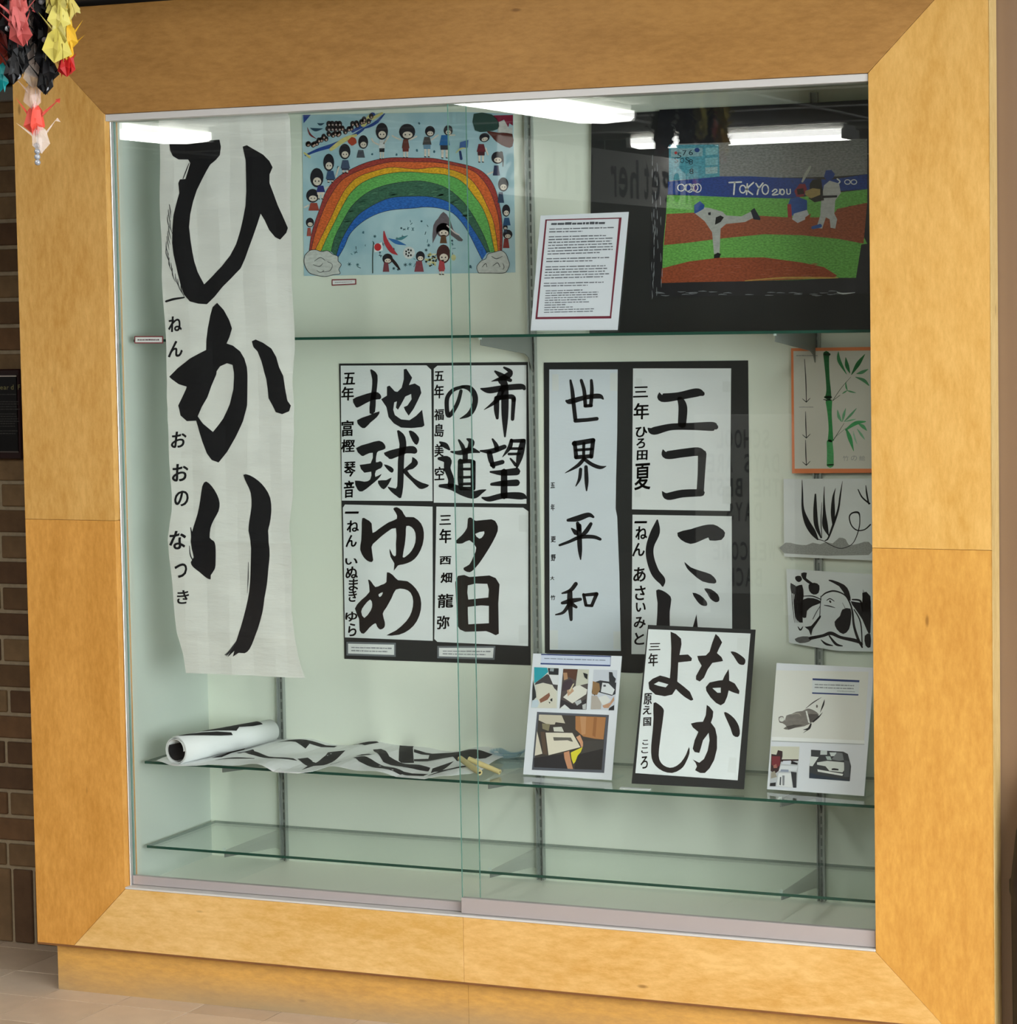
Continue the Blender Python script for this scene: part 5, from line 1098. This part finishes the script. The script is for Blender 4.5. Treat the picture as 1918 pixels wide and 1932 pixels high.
# ------------------------------------------------------------------ paper crane strands hanging in front of the case
def crane_mesh(i, s):
    r_ = random.Random(i); bm = bmesh.new()
    def V(x, y, z): return bm.verts.new((x*s, y*s, z*s))
    top = V(0, 0, .004); j = lambda q: q*(1+r_.uniform(-.18, .18))
    n = 10; r1 = []; r2 = []; z_ = 1.22
    for q in range(n):       # pleated body and wings drawn down round the string
        t = 2*math.pi*q/n; k_ = 1.25 if q % 2 else .72; e_ = 1.25 if q % 5 in (0, 1) else .85
        r1.append(V(j(.010)*k_*math.cos(t)*e_, j(.010)*k_*math.sin(t), -.010)); r2.append(V(j(.0142)*k_*math.cos(t)*e_, j(.0135)*k_*math.sin(t), -.031-.005*(q % 2)))
    low = V(0, 0, -.052)
    for q in range(n):
        p = (q+1) % n; bm.faces.new((top, r1[q], r1[p])); bm.faces.new((r1[q], r2[q], r2[p], r1[p])); bm.faces.new((r2[q], low, r2[p]))
    for sx in (-1, 1):       # wing tips folded down
        a_ = V(sx*.010, .007, -.022); b_ = V(sx*.013, -.006, -.024); c_ = V(sx*j(.012), 0, -.052); bm.faces.new((a_, b_, c_))
    for sy, hd in ((1, 0), (-1, 1)):   # tail and neck with beak
        w_ = .0026; b0 = V(-w_, sy*.010, -.022); b1 = V(w_, sy*.010, -.022); b2 = V(0, sy*.013, -.013); tp = V(0, sy*j(.037), j(.010))
        bm.faces.new((b0, b1, tp)); bm.faces.new((b1, b2, tp)); bm.faces.new((b2, b0, tp))
        if hd:
            h1 = V(0, sy*.033, .004); h2 = V(0, sy*.042, .001); h3 = V(.0014, sy*.034, .007); bm.faces.new((tp, h2, h1)); bm.faces.new((tp, h3, h2))
    me = bpy.data.meshes.new('crane'); bm.to_mesh(me); bm.free(); return me
CM = {}
def crane(col, i, trans=False):
    key = (col, i)
    if key not in CM:
        me = crane_mesh(i, 1.0); h = hexc(col)
        nm = 'foil_'+col[1:]
        if nm not in MATS:
            M = mat(nm, h, .5 if not trans else .25, spec=.25)
            if trans:
                b = M.node_tree.nodes['Principled BSDF']; b.inputs['Alpha'].default_value = .34
        me.materials.append(MATS[nm]); CM[key] = me
    return CM[key]
bm = bmesh.new(); bmesh.ops.create_icosphere(bm, subdivisions=2, radius=.0052); bead_me = bpy.data.meshes.new('bead'); bm.to_mesh(bead_me); bm.free()
for p in bead_me.polygons: p.use_smooth = True
bead_me.materials.append(mat('bead_clear', '#8f9298', .05, .0, .9))
YC = -1.63
def cpt(u, v, y):
    d = ray(u, v); return CAM+d*((y-CAM.y)/d.y)
def strand(label, u, v_end, cols, y=YC, space=.021, beads=1, seed=0, scale=1.0, bead_every=0, trans=()):
    r_ = random.Random(seed); base = cpt(u, v_end, y)
    t = thing('crane_strand', label, 'paper cranes', tuple(base), 'hanging strands of folded paper cranes')
    zt = CEIL-.004; x, yy = base.x, base.y
    bm = bmesh.new(); add_tube(bm, (x, yy, base.z), (x, yy, zt), .0006, .0006, 5); obj('string', bm, mat('string_clear', '#cfcfcf', .3), t)
    z = base.z
    for b in range(beads):
        o = bpy.data.objects.new('bead', bead_me); link(o, t); o.location = Vector((x+r_.uniform(-.001, .001), yy, z+.005))-t.location; z += .0092
    z += .030*scale; n = 0
    while z < zt-.06:
        q = cols[n] if n < len(cols) else cols[-1]
        o = bpy.data.objects.new('crane', crane(q, r_.randrange(4), q in trans)); link(o, t)
        o.location = Vector((x+r_.uniform(-.003, .003), yy+r_.uniform(-.003, .003), z))-t.location
        o.rotation_euler = (r_.uniform(-.15, .15), r_.uniform(-.15, .15), r_.uniform(0, 6.28)); sc_ = scale*r_.uniform(.85, 1.12); o.scale = (sc_, sc_, sc_)
        z += space; n += 1
        if bead_every and n % bead_every == 0:
            o = bpy.data.objects.new('bead', bead_me); link(o, t); o.location = Vector((x+r_.uniform(-.014, .014), yy-.016, z-.02))-t.location
BK = '#030305'
strand('black crane strand with the lowest tip, right of the clear strand', 87, 172, [BK], beads=1, seed=1, bead_every=3)
strand('black crane strand ending beside the left black tip', 33, 150, [BK], y=YC-.03, seed=2, bead_every=3)
strand('black crane strand in the middle of the bundle', 62, 128, [BK], y=YC+.03, seed=3, bead_every=3, scale=1.05)
strand('black crane strand behind, at the back of the bundle', 78, 122, [BK], y=YC+.06, seed=4, bead_every=2, scale=1.1)
strand('black crane strand at the far back left', 24, 95, [BK], y=YC+.05, seed=5, scale=1.0)
strand('salmon pink crane strand in front of the black ones', 36, 72, ['#a34744', '#ad5552', '#a84e4a', '#a56a66'], y=YC-.06, seed=6, scale=.95)
strand('pale yellow crane strand', 112, 100, ['#b3a64c', '#a89e54', '#b9ae5a', '#9f944a'], y=YC-.02, seed=7, scale=1.0)
strand('golden yellow crane strand ending in a red crane', 128, 140, ['#a01514', '#c4941c', '#c89c28', '#c6a236', '#b0a050'], y=YC, seed=8, beads=1, scale=.85, space=.024)
strand('teal and rust coloured crane strand at the left edge of the photo', 5, 160, ['#0c7f80', '#7c2a16', '#5e1a12', '#4a1410', '#3a1010'], y=YC-.02, seed=9, beads=1, space=.027)
strand('clear and coral crane strand hanging lowest of all', 71, 312, ['#e9ddd6', '#cc4a3c', '#e6cabe', '#e8dcd2', '#e6d6cc', '#ddcfc6'], y=YC+.02, seed=10, beads=4, space=.036, scale=1.0, trans=('#e9ddd6', '#e6cabe', '#e8dcd2', '#e6d6cc', '#ddcfc6'))
strand('dark rust crane strand beyond the left edge of the bundle', -22, 110, ['#6b2018', '#50201a', '#2c1512'], y=YC+.03, seed=11)
strand('second pale yellow crane strand behind the first', 104, 60, ['#a8a05c', '#aba255'], y=YC+.04, seed=12)

# ------------------------------------------------------------------ plaque on the brick wall
pl = thing('wall_plaque', 'black engraved plaque with maroon frame on the brick wall', 'plaque', (-.6, .39, 1.03))
box('frame', -.95, -.512, .372, .391, 1.010, 1.243, mat('maroon_frame', '#2a0c0c', .4), pl, .003)
pf = box('plate', -.935, -.520, .368, .372, 1.028, 1.228, mat('black_plate', '#08080a', .3), pl)
box('silver_line', -.935, -.518, .3672, .368, 1.2235, 1.2265, mat('silver_line', '#d9cfc4', .35, .3), pl)
box('silver_line', -.935, -.518, .3672, .368, 1.0275, 1.0305, mat('silver_line2', '#6e6662', .4, .3), pl)
Spl = wall_surf(.3668); a = Art(Spl)
for ch, x, w_, h_ in (('w', -30, 70, 60), ('e', 10, 45, 60), ('a', 75, 45, 60), ('r', 130, 32, 60), ('d', 185, 42, 100), ('F', 252, 40, 100)) if False else (('e', 30, 52, 60), ('a', 95, 52, 60), ('r', 150, 36, 60), ('d', 235, 52, 95), ('F', 365, 40, 95)):
    a.glyph(ch, '#8d8a60', x, 530+(0 if h_ == 60 else -18), w_, h_, 'T8', bold=.005)
for y in (650, 790, 835, 885, 935, 1025, 1070, 1120, 1165, 1210, 1260, 1350, 1400): a.lines('#4e4e4c', ((-200,y-10),(400,y-10),(-200,y+12),(400,y+12)), 1, k='T8', rnd=random.Random(y), th=.8)
a.build('engraved_text', m_print, pf, off=.0001)

# ------------------------------------------------------------------ dark domed bin at the right edge
bm = bmesh.new(); seg = 32; prev = None; bx, by = 2.392, .003
for rr_, zz in ((.24, FLOOR), (.243, FLOOR+.02), (.246, .10), (.246, .14), (.25, .15), (.25, .175), (.246, .18), (.235, .28), (.20, .37), (.14, .43), (.06, .455), (.002, .458)):
    ring = [bm.verts.new((bx+rr_*math.cos(2*math.pi*i/seg), by+rr_*.22*math.sin(2*math.pi*i/seg), zz)) for i in range(seg)]
    if prev:
        for i in range(seg): bm.faces.new((prev[i], prev[(i+1) % seg], ring[(i+1) % seg], ring[i]))
    prev = ring
bmesh.ops.recalc_face_normals(bm, faces=bm.faces[:])
bn = obj('waste_bin', bm, mat('bin_brown', '#24180f', .5), None, smooth=True); tag(bn, 'dark brown slim domed bin against the brown wall at the right edge', 'bin')

# ------------------------------------------------------------------ corridor lamps (wraparound fluorescent fixtures)
m_lens = emit_mat('lamp_lens', (1.0, .985, .95, 1), LAMP_POWER)
m_lens2 = emit_mat('lamp_lens_side', (1.0, .985, .95, 1), LAMP_POWER*.55)
m_body = mat('lamp_body', '#d8d8d4', .5)
def lamp(x0, x1, y0, y1, z, along, label):
    t = thing('ceiling_light', label, 'light fixture', ((x0+x1)/2, (y0+y1)/2, z), 'fluorescent ceiling fixtures of the corridor')
    box('housing', x0+.02, x1-.02, y0+.02, y1-.02, CEIL-.035, CEIL-.001, m_body, t, .004)
    bm = bmesh.new(); h = CEIL-.036-z; c = []
    prof = [(0, h), (0, h*.35), (.06, 0), (.5, -.008), (.94, 0), (1, h*.35), (1, h)]
    if along == 'y': A_, B_ = y0+.03, y1-.03; P_ = [(x0+(x1-x0)*p, z+q) for p, q in prof]; mk = lambda w_, p: (p[0], w_, p[1])
    else: A_, B_ = x0+.03, x1-.03; P_ = [(y0+(y1-y0)*p, z+q) for p, q in prof]; mk = lambda w_, p: (w_, p[0], p[1])
    r0 = [bm.verts.new(mk(A_, p)) for p in P_]; r1 = [bm.verts.new(mk(B_, p)) for p in P_]
    for i in range(len(P_)-1):
        f_ = bm.faces.new((r0[i], r0[i+1], r1[i+1], r1[i])); f_.material_index = 0 if 1 <= i <= 4 else 1
    bmesh.ops.recalc_face_normals(bm, faces=bm.faces[:])
    obj('lens', bm, [m_lens, m_lens2], t)
    for w0, w1 in ((A_-.03, A_), (B_, B_+.03)):
        if along == 'y': box('end_cap', x0-.003, x1+.003, w0, w1, z-.004, CEIL-.03, m_body, t, .004)
        else: box('end_cap', w0, w1, y0-.003, y1+.003, z-.004, CEIL-.03, m_body, t, .004)
ZL = 2.41
lamp(-2.24, -1.89, -8.43, -5.9, ZL, 'y', 'long ceiling light seen brightest in the glass, running towards the case')
lamp(-4.95, -4.60, -8.43, -5.9, ZL, 'y', 'ceiling light mirrored above the hanging scroll')
lamp(-2.79, -1.33, -10.9, -10.6, ZL, 'x', 'ceiling light mirrored above the baseball drawing')
lamp(.10, .40, -4.3, -2.1, ZL, 'y', 'ceiling light above and left of the viewer')
lamp(2.5, 2.8, -4.3, -2.1, ZL, 'y', 'ceiling light in front of the right end of the case')
lamp(3.6, 3.9, -7.6, -5.4, ZL, 'y', 'ceiling light right above the viewer')
# added glowing pane, out of view, lighting the case evenly from the right
wn = box('added_window_1', 6.47, 6.49, -7.2, -1.2, .0, 2.25, emit_mat('added_light_pane', (.93, .97, 1.0, 1), SIDE_LIGHT), None); tag(wn, kind='structure')
for y in (-7.25, -5.25, -3.25, -1.25): box('added_window_frame', 6.44, 6.47, y, y+.06, -.05, 2.30, m_rail, wn)
for z in (-.05, 2.25): box('added_window_frame', 6.44, 6.47, -7.25, -1.19, z, z+.05, m_rail, wn)

# banner and poster on the far side, seen only as reflections
ban = box('paper_banner', -2.506, -2.500, -11.15, -7.9, 2.01, 2.33, mat('banner_grey', '#a3a29e', .8)); tag(ban, 'long paper banner hung from the ceiling behind the viewer reading together with us', 'banner')
for y in (-11.1, -9.5, -7.95): box('cord', -2.504, -2.502, y, y+.002, 2.33, CEIL-.002, m_body, ban)
bm = bmesh.new(); cl = bm.loops.layers.float_color.new('paint'); txt = 'Together With Us'; st = (-7.98+11.02)/len(txt)
for i, ch in enumerate(txt):
    if ch == ' ': continue
    V, F = glyph_mesh(ch, .02); y0 = -11.02+st*(i+.1); ww = st*(.78 if ch not in 'itr' else .5); zt = 2.29 if ch in 'TthWiU' else 2.24; zb = 2.05 if ch != 'g' else 2.01
    for f_ in F:
        fa = bm.faces.new([bm.verts.new((-2.4985, y0+V[q][0]*ww, zb+V[q][1]*(zt-zb))) for q in f_])
        for lp in fa.loops: lp[cl] = hexc('#0e0e0e')
obj('lettering', bm, m_print, ban)
def rtext(txt, x_first, x_last, z0, z1, y, parent, col='#161616'):
    """letters readable by someone facing the far wall (reading direction runs towards -x)"""
    S = Surf((0, y, 0), (-1, 0, 0), (0, 0, 1)); S.n = Vector((0, 1, 0)); bm_v = []; a = Art(S); C = hexc(col)
    n = len(txt); st = (x_last-x_first)/max(n, 1)
    for i, ch in enumerate(txt):
        if ch == ' ': continue
        V, F = glyph_mesh(ch, .015); xc = x_first+st*(i+.12); ww = st*.76
        low = ch in 'aceghmnorsuvwxz' and ch not in 'h'
        zt = z0+(z1-z0)*(.72 if low else 1.0); base = len(a.v)
        for x, z in V: a.v.append((-(xc+ww*x), z0+(zt-z0)*z, 0))
        for f_ in F: a.f.append(tuple(base+i_ for i_ in f_)); a.c.append(C)
    bm = bmesh.new(); cl = bm.loops.layers.float_color.new('paint')
    for f_, c_ in zip(a.f, a.c):
        fa = bm.faces.new([bm.verts.new((-a.v[i_][0], y, a.v[i_][1])) for i_ in f_])
        for lp in fa.loops: lp[cl] = c_
    return obj('lettering', bm, m_print, parent)
wb = thing('welcome_board', 'pale notice board reading school days are the best days welcome back', 'board', (-1.15, -8.0, FLOOR))
box('board', -1.42, -.87, -8.03, -8.0, -.16, .80, mat('board_grey', '#b5b5b0', .7), wb, .004)
for x in (-1.38, -.93): box('leg', x, x+.03, -8.028, -8.004, FLOOR, -.16, m_body, wb)
S8 = -7.997
for txt, z in (('SCHOOL', .66), ('DAYS ARE', .53), ('THE BEST', .40), ('DAYS', .27), ('WELCOME', .06), ('BACK', -.08)):
    n = len(txt); w_ = .052*n; rtext(txt, -1.145+w_/2, -1.145-w_/2, z-.04, z+.06, S8, wb)
